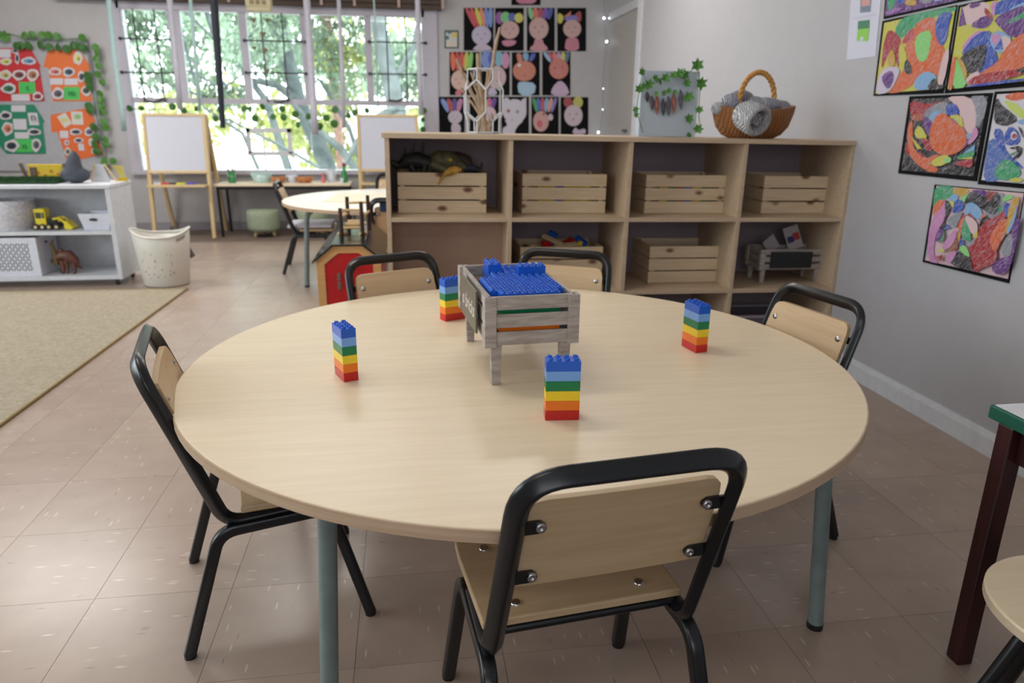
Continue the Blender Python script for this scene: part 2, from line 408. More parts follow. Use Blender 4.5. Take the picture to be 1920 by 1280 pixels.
def clouds(x0, x1, y0, y1, z0, z1, n, r): return [((rt.uniform(x0, x1), rt.uniform(y0, y1), rt.uniform(z0, z1)), (rt.uniform(.5, 1)*r, rt.uniform(.5, 1)*r, rt.uniform(.4, .8)*r)) for _ in range(n)]
def P(u, v, y): return AY(u, v, y)
tree('dark green tree seen through the leftmost window sash', -5.0, 11.5, ([(-5.0, 11.5, -.9), (-4.9, 11.5, 1), (-5.2, 11.5, 3.4)], [.22, .17, .12]),
     [([P(235, 60, 11), P(300, 150, 11), P(400, 190, 11)], [.05, .04, .03])],
     clouds(-4.6, -3.0, 10.5, 12, 1.5, 3.1, 16, .55), 3400, .075, 0, 1)
tree('thin branched tree seen behind the hanging black pole', -2.6, 10.6, ([P(545, 330, 10.6)*1+Vector((0, 0, -1.4)), P(545, 330, 10.6), P(500, 190, 10.6), P(400, 60, 10.6), P(360, -60, 10.6)], [.12, .10, .08, .06, .05]),
     [([P(490, 330, 10.4), P(455, 250, 10.4), P(380, 200, 10.4), P(340, 60, 10.4)], [.05, .045, .04, .03]), ([P(600, 315, 10.2), P(520, 270, 10.2), P(430, 225, 10.2), P(340, 210, 10.2)], [.045, .04, .03, .025]),
      ([P(345, 20, 10.5), P(420, 90, 10.5), P(490, 150, 10.5)], [.03, .03, .02]), ([P(345, 130, 10.4), P(420, 165, 10.4), P(480, 120, 10.4)], [.03, .03, .02])],
     clouds(-3.1, -1.6, 10, 12, 1.35, 3.0, 12, .42), 2100, .07, 2, 2)
tree('leaning grey trunk tree seen through the centre sash', -1.2, 11.5, ([P(600, 330, 11.5)+Vector((.4, 0, -1.2)), P(610, 300, 11.5), P(560, 190, 11.5), P(525, 60, 11.5), P(505, -80, 11.5)], [.26, .22, .18, .17, .15]),
     [([P(560, 190, 11.4), P(520, 160, 11.4), P(470, 150, 11.4), P(440, 90, 11.4)], [.13, .1, .08, .06]), ([P(675, 330, 11), P(640, 280, 11), P(585, 235, 11), P(545, 190, 11)], [.1, .1, .09, .06])],
     clouds(-1.9, -.3, 10.5, 12.5, 1.5, 3.1, 14, .5), 3000, .075, 0, 3)
tree('reddish mottled trunk seen between the middle sashes', -.6, 12.5, ([P(640, 300, 12.5)+Vector((0, 0, -1.3)), P(635, 250, 12.5), P(628, 170, 12.5), P(618, 90, 12.5), P(600, -60, 12.5)], [.12, .12, .13, .14, .14]),
     [([P(680, 320, 12), P(655, 240, 12), P(600, 150, 12)], [.07, .07, .05]), ([P(628, 120, 12.5), P(660, 70, 12.5), P(690, 10, 12.5)], [.05, .04, .03])],
     clouds(-1.2, .6, 12, 14, 1.3, 3.2, 13, .5), 2600, .075, 1, 4)
[c for c in bpy.data.objects['tree.003'].children if c.name.startswith('trunk')][0].data.materials[0] = plain('red_brown_bark', (150, 118, 104), .9, var=.35, scale=9)
tree('broad grey trunk seen through the rightmost sash', .35, 10.8, ([P(760, 330, 10.8)+Vector((.1, 0, -1.2)), P(760, 300, 10.8), P(740, 190, 10.8), P(712, 60, 10.8), P(700, -60, 10.8)], [.3, .26, .22, .18, .15]),
     [([P(745, 200, 10.7), P(690, 230, 10.7), P(640, 320, 10.7)], [.12, .09, .06]), ([P(740, 150, 10.8), P(775, 90, 10.8), P(790, 10, 10.8)], [.09, .07, .05])],
     clouds(-.5, 1.1, 11, 13, 1.2, 3.2, 13, .5), 3000, .075, 2, 5)
def bush(label, cl, n, mat, seed, size=.07):
    c = Vector(cl[0][0]); t = thing('shrub', label, 'shrub', (c.x, c.y, -.9), 0, 'shrubs outside the window')
    obj('stem', G().tube([(0, 0, 0), (0, 0, c.z+.7)], .04, 6), BARK, t)
    o = obj('foliage', leafcloud([(Vector(q)-t.location, r) for q, r in cl], n, size, seed), LV[mat], t); o['kind'] = 'stuff'
bush('pale green shrub below the transom behind the left easel', clouds(-3.4, -2.6, 9.6, 10.2, .7, 1.15, 7, .35), 900, 1, 21, .055)
bush('loose green shrub low outside behind the bowls', clouds(-2.2, -.6, 12.5, 14, .2, .9, 9, .4), 900, 1, 22)
bush('dense green shrub outside behind the right easel', clouds(-.4, .9, 9.6, 11, .5, 1.2, 9, .4), 1500, 0, 23, .06)
bush('distant green hedge beyond the paving', clouds(-9, 6, 19, 21, .6, 1.5, 30, 1.1), 2600, 1, 24, .16)
bush('tall distant tree mass far behind the trunks', clouds(-9, 7, 17, 22, 2.2, 5.2, 36, 1.2), 5200, 2, 25, .17)

# ================================================================ ROUND TABLES
def round_table(label, c, rad, top, legs, group):
    t = thing('round_table', label, 'table', (c[0], c[1], 0), 0, group)
    obj('table_top', G().lathe([(0, top-.022), (rad-.001, top-.022), (rad-.001, top-.001), (rad-.003, top), (0, top)], 96, smooth=False), LAM, t)
    g = G().lathe([(rad-.001, top-.0225), (rad+.001, top-.022), (rad+.001, top-.002), (rad-.001, top-.001)], 96, smooth=False)
    obj('edge_band', g, EDGE, t, label='pale wood-look edging strip')
    for a, lr in legs:
        a = math.radians(a); d = Vector((math.cos(a), math.sin(a), 0))
        pts = fillet([d*(lr-.25)+Vector((0, 0, top-.038)), d*(lr-.035)+Vector((0, 0, top-.041)), d*lr+Vector((0, 0, .012))], .07, 7)
        lg = obj('leg', G().tube(pts, .0165, 14), GRN, t)
        obj('leg_cap', G().cyl((d.x*lr, d.y*lr), .0175, 0, .014, 12), BLK, lg)
    return t
TK = 1.025; TC = (.2505*TK, 1.5728*TK); TT = CH-(CH-.539)*TK; TRD = .7423*TK
round_table('large round maple table in the foreground with the brick towers', TC, TRD, TT, ((-32.7, .726), (-128.8, .68), (48, .69), (150, .70)), 'round tables')
LAM0, LAM = LAM, plain('glare_pale_laminate', (234, 228, 214), .3)  # window glare on the far table put into a whiter laminate colour
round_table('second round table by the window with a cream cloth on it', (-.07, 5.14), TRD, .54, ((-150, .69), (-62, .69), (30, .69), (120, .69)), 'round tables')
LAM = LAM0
tag(obj('table_mat', G().prism([(-.55, 4.95), (.1, 4.85), (.2, 5.45), (-.5, 5.5)], .5405, .543), plain('cream_cloth', (226, 216, 192), .8)), 'thin cream mat lying on the far round table', 'mat')

# ================================================================ CHAIRS
def make_chair(label, loc, rz, seatmat=PLY):
    t = thing('school_chair', label, 'chair', loc, rz, 'black framed plywood school chairs')
    bk = fillet([(-.155, .05, .288), (-.160, -.090, .284), (-.152, -.212, .628), (.152, -.212, .628), (.160, -.090, .284), (.155, .05, .288)], [.05, .062, .062, .05], 8)
    obj('back_frame', G().tube(bk, .0142, 16, sq=(.72, 1), up=(0, 1, 0)), BLK, t)
    for s in (-1, 1):
        p = fillet([(s*.180, -.188, .008), (s*.166, -.105, .268), (s*.160, .115, .275), (s*.178, .186, .008)], [.05, .05], 6)
        h = len(p)//2
        for q in (p[:h+1], p[h:]):
            lg = obj('leg', G().tube(q, .0120, 12, sq=(1, 1), up=(1, 0, 0)), BLK, t)
            e = q[0] if q[0][2] < .1 else q[-1]
            obj('foot_cap', G().cyl((e[0], e[1]), .0125, 0, .012, 10), BLK, lg)
    obj('cross_rail', G().tube([(-.16, -.052, .290), (.16, -.052, .290)], .0085, 8), BLK, t)
    obj('cross_rail', G().tube([(-.16, .11, .278), (.16, .11, .278)], .008, 8), BLK, t)
    sp = smooth2d([(-.158, -.098), (.158, -.098), (.165, .15), (.15, .17), (-.15, .17), (-.165, .15)], 1)
    sp = [(-.166, -.060), (.166, -.060), (.168, .12), (.165, .168), (.150, .186), (-.150, .186), (-.165, .168), (-.168, .12)]
    st = obj('seat', G().prism(sp, .300, .315), seatmat, t, .003)
    for x, y in ((-.105, -.028), (.105, -.028), (-.12, .13), (.12, .13)): obj('screw', G().lathe([(.0085, .315), (.0075, .3175), (.003, .318), (0, .3165)], 12, (x, y)), STEEL, st)
    # backrest: slightly dished board in front of the uprights
    def yb(z): return -.090-(z-.284)*.348
    g = G(); nx = 12; prof = []
    zt, zb = .588, .425
    def half(x, z): return yb(z)+.0055-.004*(1-(x/.15)**2)
    outl = [(-.143, zb), (.143, zb), (.146, zb+.06), (.146, zt-.03), (.143, zt-.012), (.132, zt-.002), (.12, zt), (-.12, zt), (-.132, zt-.002), (-.143, zt-.012), (-.146, zt-.03), (-.146, zb+.06)]
    rows = [zb, zb+.06, zt-.03, zt-.012, zt-.003, zt]
    wid = [.142, .141, .138, .134, .126, .112]
    vs = []; 
    for th in (0, .011):
        for z, w_ in zip(rows, wid):
            for k in range(nx+1):
                x = -w_+2*w_*k/nx; vs.append((x, half(x, z)+th, z))
    nr = len(rows); o = nr*(nx+1); fs = []
    for i in range(nr-1):
        for k in range(nx):
            a = i*(nx+1)+k; fs += [(a, a+1, a+nx+2, a+nx+1), (o+a, o+a+nx+1, o+a+nx+2, o+a+1)]
    for k in range(nx):
        fs.append((k, o+k, o+k+1, k+1)); a = (nr-1)*(nx+1)+k; fs.append((a, a+1, o+a+1, o+a))
    for i in range(nr-1):
        a = i*(nx+1); b = a+nx; fs += [(a, a+nx+1, o+a+nx+1, o+a), (b, o+b, o+b+nx+1, b+nx+1)]
    g.add(vs, fs); br = obj('backrest', g, seatmat, t)
    for z in (.449, .545):
        for s in (-1, 1):
            y = yb(z)
            gg = G().prism([(s*.150, z-.009), (s*.118, z-.009), (s*.1115, z-.004), (s*.110, z), (s*.1115, z+.004), (s*.118, z+.009), (s*.150, z+.009)], y-.0035, y+.001, 'y')
            b = obj('bracket', gg, BLK, t)
            q = half(s*.118, z)
            n = G(); n.M = Matrix.Translation((s*.118, y-.0035, z)) @ Matrix.Rotation(R_(90), 4, 'X')
            n.lathe([(.0072, 0), (.0072, .0028), (.005, .0038), (.002, .0034), (.0015, .0018), (0, .0016)], 12); obj('screw', n, STEEL, b)
            n = G(); n.M = Matrix.Translation((s*.118, q+.0112, z)) @ Matrix.Rotation(R_(-90), 4, 'X')
            n.lathe([(.0085, 0), (.0075, .0022), (0, .0026)], 12); obj('screw', n, STEEL, br)
    return t
def rzf(fx, fy): return math.atan2(fy, fx)-math.pi/2
CG = 'black framed plywood school chairs'
F = make_chair('nearest plywood chair with its back to the camera in front of the table', (.258, 1.010, 0), rzf(-.12, .993))
dup(F, (-.333, 1.526, 0), rzf(.972, .235), 'plywood chair tucked under the left side of the large round table', CG)
dup(F, (.032, 2.201, 0), rzf(.423, -.906), 'plywood chair behind the large table, in front of the red toy barn', CG)
dup(F, (.4605, 2.2315, 0), rzf(-.407, -.914), 'plywood chair behind the grey slatted crate, in front of the bookcase', CG)
dup(F, (.890, 1.684, 0), rzf(-.978, -.207), 'plywood chair at the right side of the large table by the wall', CG)
dup(F, (-.70, 5.42, 0), rzf(1, .04), 'chair seen side on at the left of the far round table', CG)
dup(F, (-.09, 6.05, 0), rzf(-.05, -1), 'chair behind the far round table, half hidden by the bookcase', CG)
dup(F, (-.02, 4.40, 0), rzf(.15, 1), 'chair on the near side of the far round table, behind the toy barn', CG)
F.scale = (1.03,)*3
tag(obj('seat_pad', G().box(-.84, -.53, 5.27, 5.58, .3205, .345), plain('pale_lilac_pad', (206, 204, 214), .8), None, .01), 'pale cushion on the seat of the side-on chair by the far table', 'cushion')

# ================================================================ BRICK TOWERS
P_ = .015875
def brick_mesh(name, nx, ny, mat, studs=True, h=.0192):
    g = G().box(-nx*P_/2+.0001, nx*P_/2-.0001, -ny*P_/2+.0001, ny*P_/2-.0001, .0002, h-.0001)
    if studs:
        for i in range(nx):
            for j in range(ny):
                g.lathe([(.0047, h-.0001), (.0047, h+.0040), (.0042, h+.0044), (.0030, h+.0044), (.0030, h+.001)], 14, ((i-(nx-1)/2)*P_, (j-(ny-1)/2)*P_))
    return g.mesh(name, mat)
TM = [brick_mesh('brick', 4, 2, m_, i == 5) for i, m_ in enumerate((RED, ORA, YEL, GREEN, LBL, BLUE))]
CN = ['red', 'orange', 'yellow', 'green', 'light blue', 'blue']
def tower(label, corner, along):
    a = math.atan2(along[1], along[0]); u = Vector((math.cos(a), math.sin(a), 0)); v = Vector((-u.y, u.x, 0))
    c = Vector((corner[0]*TK, corner[1]*TK, TT))+u*.03175*TK+v*.015875*TK
    t = thing('brick_tower', label, 'toy tower', c, a, 'rainbow towers of stacked bricks'); t.scale = (TK,)*3
    for i in range(6):
        o = link('brick', TM[i], t, .0004, 1); o.location = (0, 0, i*.0192); o['label'] = CN[i]+' brick'
tower('nearest rainbow tower of six stacked bricks, in front of the grey crate', (.2415, 1.2), (.0635, -.006))
tower('rainbow brick tower standing on the left part of the round table', (-.1425+.026*0-.0229, 1.449+.0585), (.024, -.0585))
tower('rainbow brick tower partly hidden behind the left side of the grey crate', (.097, 1.901), (.0565, .027))
tower('rainbow brick tower on the right part of the round table', (.677-.012, 1.553+.062), (.012, -.062))

# ================================================================ SLATTED CRATE ON LEGS (table)
def legged_crate(label, loc, rz, L, W, z0, z1, board_side, sc=1):
    # L along local y, W along local x; origin at the base centre
    t = thing('legged_crate', label, 'crate', loc, rz, 'whitewashed crates on legs')
    h = z1-z0; th = .008*sc; sl = (h-.018*sc)/3
    for k in range(3):
        a = z0+k*(sl+.009*sc); b = a+sl
        for s in (-1, 1):
            x = s*(W/2-th); obj('slat', G().box(min(x, x-s*th*.9), max(x, x-s*th*.9), -L/2+.004, L/2-.004, a, b), DRIFT, t, .0012)
            y = s*(L/2-th*.9); obj('slat', G().box(-W/2+th, W/2-th, min(y, y-s*th*.9), max(y, y-s*th*.9), a, b), DRIFT, t, .0012)
    for sx in (-1, 1):
        for sy in (-1, 1):
            x, y = sx*W/2, sy*L/2
            obj('corner_post', G().box(min(x, x-sx*.024*sc), max(x, x-sx*.024*sc), min(y, y-sy*th), max(y, y-sy*th), z0-.002, z1), DRIFT, t, .001)
            obj('corner_post', G().box(min(x, x-sx*th), max(x, x-sx*th), min(y-sy*th, y-sy*.028*sc), max(y-sy*th, y-sy*.028*sc), z0-.002, z1), DRIFT, t, .001)
            lx, ly = sx*(W/2-.026*sc), sy*(L/2-.02*sc); g = G(); w0, w1 = .012*sc, .009*sc
            g.add([(lx+p*w, ly+q*w*.8, z) for z, w in ((0, w1), (z0+.012, w0)) for p, q in ((-1, -1), (1, -1), (1, 1), (-1, 1))],
                  [(3, 2, 1, 0), (4, 5, 6, 7), (0, 1, 5, 4), (1, 2, 6, 5), (2, 3, 7, 6), (3, 0, 4, 7)]); obj('leg', g, DRIFT, t, .001)
    obj('crate_base', G().box(-W/2+.009, W/2-.009, -L/2+.009, L/2-.009, z0+.002, z0+.008), DRIFT, t)
    return t
def chalk():
    return plain('chalkboard', (104, 96, 82), .45, var=.08, scale=14)
cr = legged_crate('whitewashed slatted crate on legs with a chalkboard, full of blue bricks, mid table', (.235*TK, 1.565*TK, TT), R_(4.6), .355, .2, .088, .191, 0)
cr.scale = (TK,)*3
bd = obj('chalkboard', G().box(-.1045, -.1, -.095, .095, .094, .186), chalk(), cr, .0008)
def text_mesh(txt, size, mat, parent, M, depth=.0004, shear=0):
    cu = bpy.data.curves.new('lettering', 'FONT'); cu.body = txt; cu.size = size; cu.extrude = depth; cu.align_x = 'CENTER'; cu.align_y = 'CENTER'; cu.shear = shear; cu.resolution_u = 3
    o = bpy.data.objects.new('lettering', cu); COL.objects.link(o); bpy.context.view_layer.update()
    me = bpy.data.meshes.new_from_object(o.evaluated_get(bpy.context.evaluated_depsgraph_get())); bpy.data.objects.remove(o)
    me.materials.clear(); me.materials.append(mat); n = bpy.data.objects.new('lettering', me); COL.objects.link(n); n.parent = parent; n.matrix_local = M; return n
CHW = plain('chalk_white', (214, 208, 196), .9)
text_mesh('o bricks', .048, CHW, bd, Matrix(((0, 0, -1, -.1046), (-1, 0, 0, 0), (0, 1, 0, .138), (0, 0, 0, 1))), shear=.25)
KM = Matrix.Translation((.235*TK, 1.565*TK, TT)) @ Matrix.Rotation(R_(4.6), 4, 'Z') @ Matrix.Scale(TK, 4)
LZ = (.0975, .1115, .1305, .1483, .1743)
def crate_brick(mesh, col, nx, ny, cx, cy, layer, group, label, rot=0):
    o = link('building_brick', mesh); o.location = KM @ Vector((-.064+(cx+nx/2)*P_, -.158+(cy+ny/2)*P_, LZ[layer] if layer < 5 else LZ[4]+.0192*(1 if layer == 5 else 1.0))); o.rotation_euler = (0, 0, R_(4.6)); o.scale = (TK,)*3; tag(o, label, 'building brick', group)
B24, B42 = brick_mesh('blue_brick', 2, 4, BLUE), brick_mesh('blue_brick', 4, 2, BLUE)
for lay, m_, nm in ((0, RED, 'red'), (1, ORA, 'orange'), (2, YEL, 'yellow'), (3, GREEN, 'green')):
    mm = brick_mesh('%s_brick' % nm, 4, 2, m_, False, (.0138, .0188, .0176, .0258)[lay])
    for cx in (0, 4):
        crate_brick(mm, nm, 4, 2, cx, 0, lay, 'coloured bricks under the blue ones in the grey slatted crate', '%s brick at the %s of the crate front, under the blue bricks' % (nm, 'left' if cx == 0 else 'right'))
BG = 'blue studded bricks filling the grey slatted crate'
ORD = ['leftmost', 'second from left', 'third from left', 'fourth from left', 'rightmost']
ROW = {0: 'front edge row', 2: 'second row', 6: 'third row', 10: 'fourth row', 14: 'back row'}
for k, cx in enumerate((0, 4)): crate_brick(B42, 'b', 4, 2, cx, 0, 4, BG, 'wide blue brick at the %s of the crate front edge row' % ('left' if k == 0 else 'right'))
for cy, cs in ((2, (-1, 1, 3, 5, 7)), (6, (-1, 1, 3, 5, 7)), (10, (1, 3, 5, 7)), (14, (1, 3, 5))):
    for i, cx in enumerate(cs): crate_brick(B24, 'b', 2, 4, cx, cy, 4, BG, '%s blue brick in the %s from the crate front' % (ORD[i] if i < len(cs)-1 else 'rightmost', ROW[cy]))
crate_brick(B24, 'b', 2, 4, 1, 13.2, 5, BG, 'blue studded brick lying on top of the others at the back of the crate')
crate_brick(B42, 'b', 4, 2, 5, 11, 6, BG, 'blue studded brick lying crosswise on top at the right of the crate')

# ================================================================ BOOKCASE
BY = 2.95; BXL, BXR = -.087, 1.922; TILT = R_(.55)
BM_ = Matrix.Translation((.92, BY, 0)) @ Matrix.Rotation(TILT, 4, 'Y')     # the unit leans a little on the uneven floor
bc = thing('bookcase', 'low maple cubby bookcase with four columns and three rows dividing the room', 'bookcase', (.92, BY, 0))
bc.rotation_euler = (0, TILT, 0); bc.location.z = .0098
H_ = [.0, .335, .658, .982]      # tops of bottom, shelves
W2 = (BXR-BXL)/2; cw = 2*W2/4; D_ = .42; T_ = .018
def BW(x, y, z): return bc.matrix_basis @ Vector((x-.92, y, z))
obj('top_board', G().box(-W2-.01, W2+.006, -.006, D_, .980, .999), LAMB, bc, .001)
obj('bottom_board', G().box(-W2+T_, W2-T_, 0, D_-.01, .01, .03), LAMB, bc)
for k in range(5):
    x = -W2+k*cw; a = x if k == 0 else (x-T_ if k == 4 else x-T_/2)
    obj('side_panel' if k in (0, 4) else 'divider', G().box(a, a+T_, 0, D_, 0 if k in (0, 4) else .03, .98), LAMB, bc, .0008)
SHZ = (.353, .670)
for k in range(4):
    a, b = -W2+k*cw+(T_ if k == 0 else T_/2), -W2+(k+1)*cw-(T_ if k == 3 else T_/2)
    for z in SHZ: obj('shelf', G().box(a, b, .001, D_-.008, z-T_, z), LAMB, bc, .0008)
    for j, (z0, z1) in enumerate(((.03, SHZ[0]-T_), (SHZ[0], SHZ[1]-T_), (SHZ[1], .98))):
        brown = (k == 0 and j == 1)
        y = .16 if brown else D_-.008
        obj('back_panel', G().box(a, b, y, y+.006, z0, z1), BACKB if brown else BACKP, bc)
def pine_crate(label, u0, u1, col, row, h=.168, d=.25, yf=3.10, group='pine crates in the bookcase cubbies', seed=0):
    z = SHZ[row]
    vb = {1: 398, 0: 529}[row]
    a, b = AY(u0, vb, yf), AY(u1, vb, yf); w_ = b.x-a.x
    c = BW((a.x+b.x)/2, yf-BY, z+.0006)
    t = thing('pine_crate', label, 'crate', c, 0, group); t.rotation_euler = (0, TILT, 0)
    sh = (h-.012)/3; base = None
    for k in range(3):
        z0 = k*(sh+.006)
        for y in (0, d-.009): obj('slat', G().box(-w_/2, w_/2, y, y+.009, z0, z0+sh), PINE, t, .0012)
        for s in (-1, 1): obj('slat', G().box(min(s*w_/2, s*(w_/2-.009)), max(s*w_/2, s*(w_/2-.009)), .0095, d-.0095, z0, z0+sh), PINE, t, .001)
    for s in (-1, 1):
        for y in (.0095, d-.03): x = s*(w_/2-.0195); obj('corner_batten', G().box(x-.01, x+.01, y, y+.02, .002, h-.004), PINE, t)
    obj('crate_base', G().box(-w_/2+.0095, w_/2-.0095, .0095, d-.0095, 0, .006), PINE, t)
    return t, w_
pc1, w1 = pine_crate('pine crate of dark toy dinosaurs in the top left cubby', 744, 909, 0, 1)
pine_crate('closed-looking pine crate in the second cubby of the top row', 975.5, 1131.5, 1, 1)
pine_crate('pine crate with coloured bits behind its gaps in the third top cubby', 1205, 1354, 2, 1)
pine_crate('knotty pine crate in the top right cubby beside the wall', 1424, 1560, 3, 1)
pc5, w5 = pine_crate('pine crate of wooden train pieces in the second row behind the chair', 973, 1126, 1, 0)
pine_crate('pine crate with round knots in the third cubby of the middle row', 1213, 1356, 2, 0)
# bits inside crates 2 and 3 that show through the gaps
def fill_box(pc, cols, name, label, n, w_, seed, z0=.008):
    rd = random.Random(seed)
    for i in range(n):
        c = cols[i % len(cols)]; x = -w_/2+.05+(w_-.1)*((i % 6)+.5)/6; z = z0+.033*(i//6)
        o = obj(name, G().box(-.021, .021, -.02, .02, 0, .135), c, None, .002); o.location = pc.matrix_basis @ Vector((x, .035+rd.uniform(0, .006), z)); o.rotation_euler = pc.rotation_euler
        tag(o, label % ('first', 'second', 'third', 'fourth', 'fifth', 'sixth')[i], 'building block', 'coloured blocks inside the top row crates')
for nm, seed in (('pine_crate.001', 3), ('pine_crate.002', 4)):
    pc = bpy.data.objects[nm]
    fill_box(pc, ([YEL, GREEN, RED, BLUE] if seed == 4 else [YEL, YEL, BLUE, YEL]), 'toy_block', '%s coloured block from the left behind the gaps of the '+('third' if seed == 4 else 'second')+' top crate', 6, .33, seed)
# legged crate in the bookcase
p = AY(1464, 524, 3.14); pz = BW(p.x, .19, SHZ[0]+.0006)
lc = legged_crate('small whitewashed crate on legs with a black chalkboard, in the middle right cubby', pz, 0, .16, .325, .062, .156, 0)
lc.rotation_euler = (0, TILT, 0)
obj('chalkboard', G().box(-.112, .092, -.0845, -.08, .070, .146), plain('black_chalkboard', (22, 26, 28), .4), lc, .0008)
def leaning_card(name, label, uv, y, w_, h, col, cat, tilt, marks=()):
    g = G(); g.box(-w_/2, w_/2, 0, .002, 0, h, col=col)
    for i, (x0, x1, z0, z1, c) in enumerate(marks): g.add([(x0, -.0003*(i+1), z0), (x1, -.0003*(i+1), z0), (x1, -.0003*(i+1), z1), (x0, -.0003*(i+1), z1)], [(0, 1, 2, 3)], col=c)
    o = obj(name, g, PRINT); q = AY(*uv, y); o.location = q; o.rotation_euler = (R_(-12), tilt, 0); return tag(o, label, cat)
leaning_card('picture_card', 'white card with a red and a blue drawing standing in the small legged crate', (1493, 466, ), 3.16, .075, .11, (190, 180, 184), 'card', R_(-18), ((-.03, .0, .035, .065, (40, 50, 110)), (0, .032, .04, .075, (190, 60, 60))))
leaning_card('folded_paper', 'white folded paper at the left in the small legged crate', (1436, 466), 3.14, .07, .07, (170, 164, 170), 'paper', R_(55))
# bottom row: white-rimmed tub of pictures, clear tub
p = BW(1.66, .14, .031)
t = thing('storage_tub', 'white rimmed tub of pictures in the bottom right cubby', 'tub', p); t.rotation_euler = (0, TILT, 0)
g = G()
for sx, sy, w_, d_ in ((0, -.1, .34, .012), (0, .1, .34, .012), (-.17, 0, .012, .212), (.17, 0, .012, .212)): g.box(sx-w_/2, sx+w_/2, sy-d_/2+.1, sy+d_/2+.1, .0, .15)
g.box(-.17, .17, 0, .2, 0, .005); obj('tub_wall', g, plain('tub_grey', (110, 100, 112), .5), t, .003)
g = G()
for sx, sy, w_, d_ in ((0, -.105, .37, .022), (0, .105, .37, .022), (-.18, 0, .022, .232), (.18, 0, .022, .232)): g.box(sx-w_/2, sx+w_/2, sy-d_/2+.1, sy+d_/2+.1, .150, .162)
obj('rim', g, plain('tub_white', (176, 168, 180), .4), t, .003)
tag(obj('picture_book', G().box(1.60, 1.72, BY+.17, BY+.178, .04, .165), plain('brown_cover', (120, 62, 40), .5)), 'reddish brown book standing in the bottom right tub', 'book')
p = BW(1.14, .12, .031)
t = thing('storage_tub', 'pale tub in the bottom cubby third from the left', 'tub', p); t.rotation_euler = (0, TILT, 0)
obj('tub_wall', G().lathe([(.10, 0), (.125, .12), (.121, .12), (.097, .004), (0, .004)], 24, (0, .13), sx=1.3), plain('tub_white', (176, 168, 180), .4), t)

# wooden train pieces piled in crate five
trk = [PINEL, BLUE, RED, YEL]
spec = [(-.10, .09, .150, 18, 0, .14, 0), (-.02, .08, .182, -22, 0, .12, 0), (.05, .10, .175, 20, 2, .05, 2), (-.02, .12, .205, -25, 1, .045, 1), (.03, .06, .165, 5, 0, .11, 0), (.10, .08, .172, -8, 3, .02, 3),
        (-.06, .07, .172, 8, 2, .04, 2), (-.03, .09, .176, 0, 1, .035, 1), (.11, .10, .178, -30, 0, .06, 1), (-.12, .06, .162, 0, 0, .03, 0)]
lbs = ['long natural wood track piece leaning left in the toy train crate', 'natural wood track piece sloping up over the toy train crate', 'red toy block on top right of the train crate', 'dark blue toy block at the top left of the train crate', 'natural wood piece lying low at the front of the train crate', 'yellow upright toy piece at the right of the train crate', 'small red toy piece at the left of the train crate', 'small blue toy piece in the middle of the train crate', 'dark piece sticking out at the right edge of the train crate', 'small pale block in the left corner of the train crate']
for (x, y, z, a, _, L, mi), lb in zip(spec, lbs):
    g = G().box(-L/2, L/2, -.014, .014, -.010, .010)
    if mi == 0 and L > .1: g = G().box(-L/2, L/2, -.020, -.009, -.006, .006).box(-L/2, L/2, -.005, .005, -.006, .006).box(-L/2, L/2, .009, .02, -.006, .006).box(-L/2, L/2, -.02, .02, -.006, .001)
    o = obj('toy_train_piece', g, trk[mi], None, .002); o.location = pc5.matrix_basis @ Vector((x, y, z)); o.rotation_euler = (R_(10), R_(-a), R_(a)); tag(o, lb, 'toy piece')

# dinosaurs in the top left crate
def skin(n, a, b): return plain(n, a, .55, var=.45, scale=25)
DARK = skin('dark_dino_skin', (40, 40, 36), 0); OLIVE = skin('olive_dino_skin', (98, 94, 66), 0); MUD = skin('brown_dino_skin', (62, 44, 42), 0); AMB = skin('amber_dino_skin', (196, 148, 60), 0); SLATE = skin('slate_dino_skin', (52, 60, 78), 0)
def lay(pts): return [Vector((x, y, z)) for x, y, z in pts]
def dino(label, base, mat, parts, extra=()):
    t = thing('toy_dinosaur', label, 'toy dinosaur', base)
    for nm, pts, r in parts: obj(nm, G().tube(lay(pts), r, 10), mat, t)
    for nm, c, r, m_ in extra: obj(nm, G().ball(c, r, 8), m_, t)
    return t
q = lambda x, y, z: pc1.matrix_basis @ Vector((x, y, z))
dino('big olive toy tyrannosaur head with a yellow eye resting on the crate of dinosaurs', q(.02, .11, .165), OLIVE,
     [('body', [(-.10, .02, -.01), (-.06, .01, .03), (-.02, 0, .05), (.02, 0, .052)], [.02, .04, .045, .035]),
      ('head', [(-.03, -.01, .055), (.01, -.015, .055), (.05, -.02, .035), (.085, -.03, .015)], [.03, .038, .03, .016]),
      ('lower_jaw', [(-.06, -.025, .035), (-.01, -.035, .012), (.04, -.035, .002), (.075, -.038, .004)], [.022, .022, .017, .010]),
      ('tail', [(-.10, .02, -.01), (-.14, .03, .0), (-.17, .03, .02)], [.02, .014, .005])], [('eye', (.018, -.052, .052), .008, YEL)])
dino('spiny black toy dinosaur at the left of the crate of dinosaurs', q(-.13, .10, .17), DARK,
     [('body', [(-.05, 0, .02), (-.02, 0, .04), (.03, 0, .045), (.08, 0, .03)], [.014, .03, .036, .03]),
      ('tail', [(-.05, 0, .02), (-.08, -.02, .035), (-.11, -.02, .03)], [.016, .011, .004]),
      ('spike', [(-.02, 0, .06), (-.025, 0, .10)], [.008, .002]), ('spike', [(.01, 0, .07), (.02, 0, .115)], [.009, .002]), ('spike', [(.05, 0, .07), (.06, 0, .12)], [.009, .002]),
      ('leg', [(0, -.02, .02), (.02, -.03, -.01)], [.012, .008]), ('leg', [(.06, -.02, .02), (.05, -.03, -.012)], [.012, .008])])
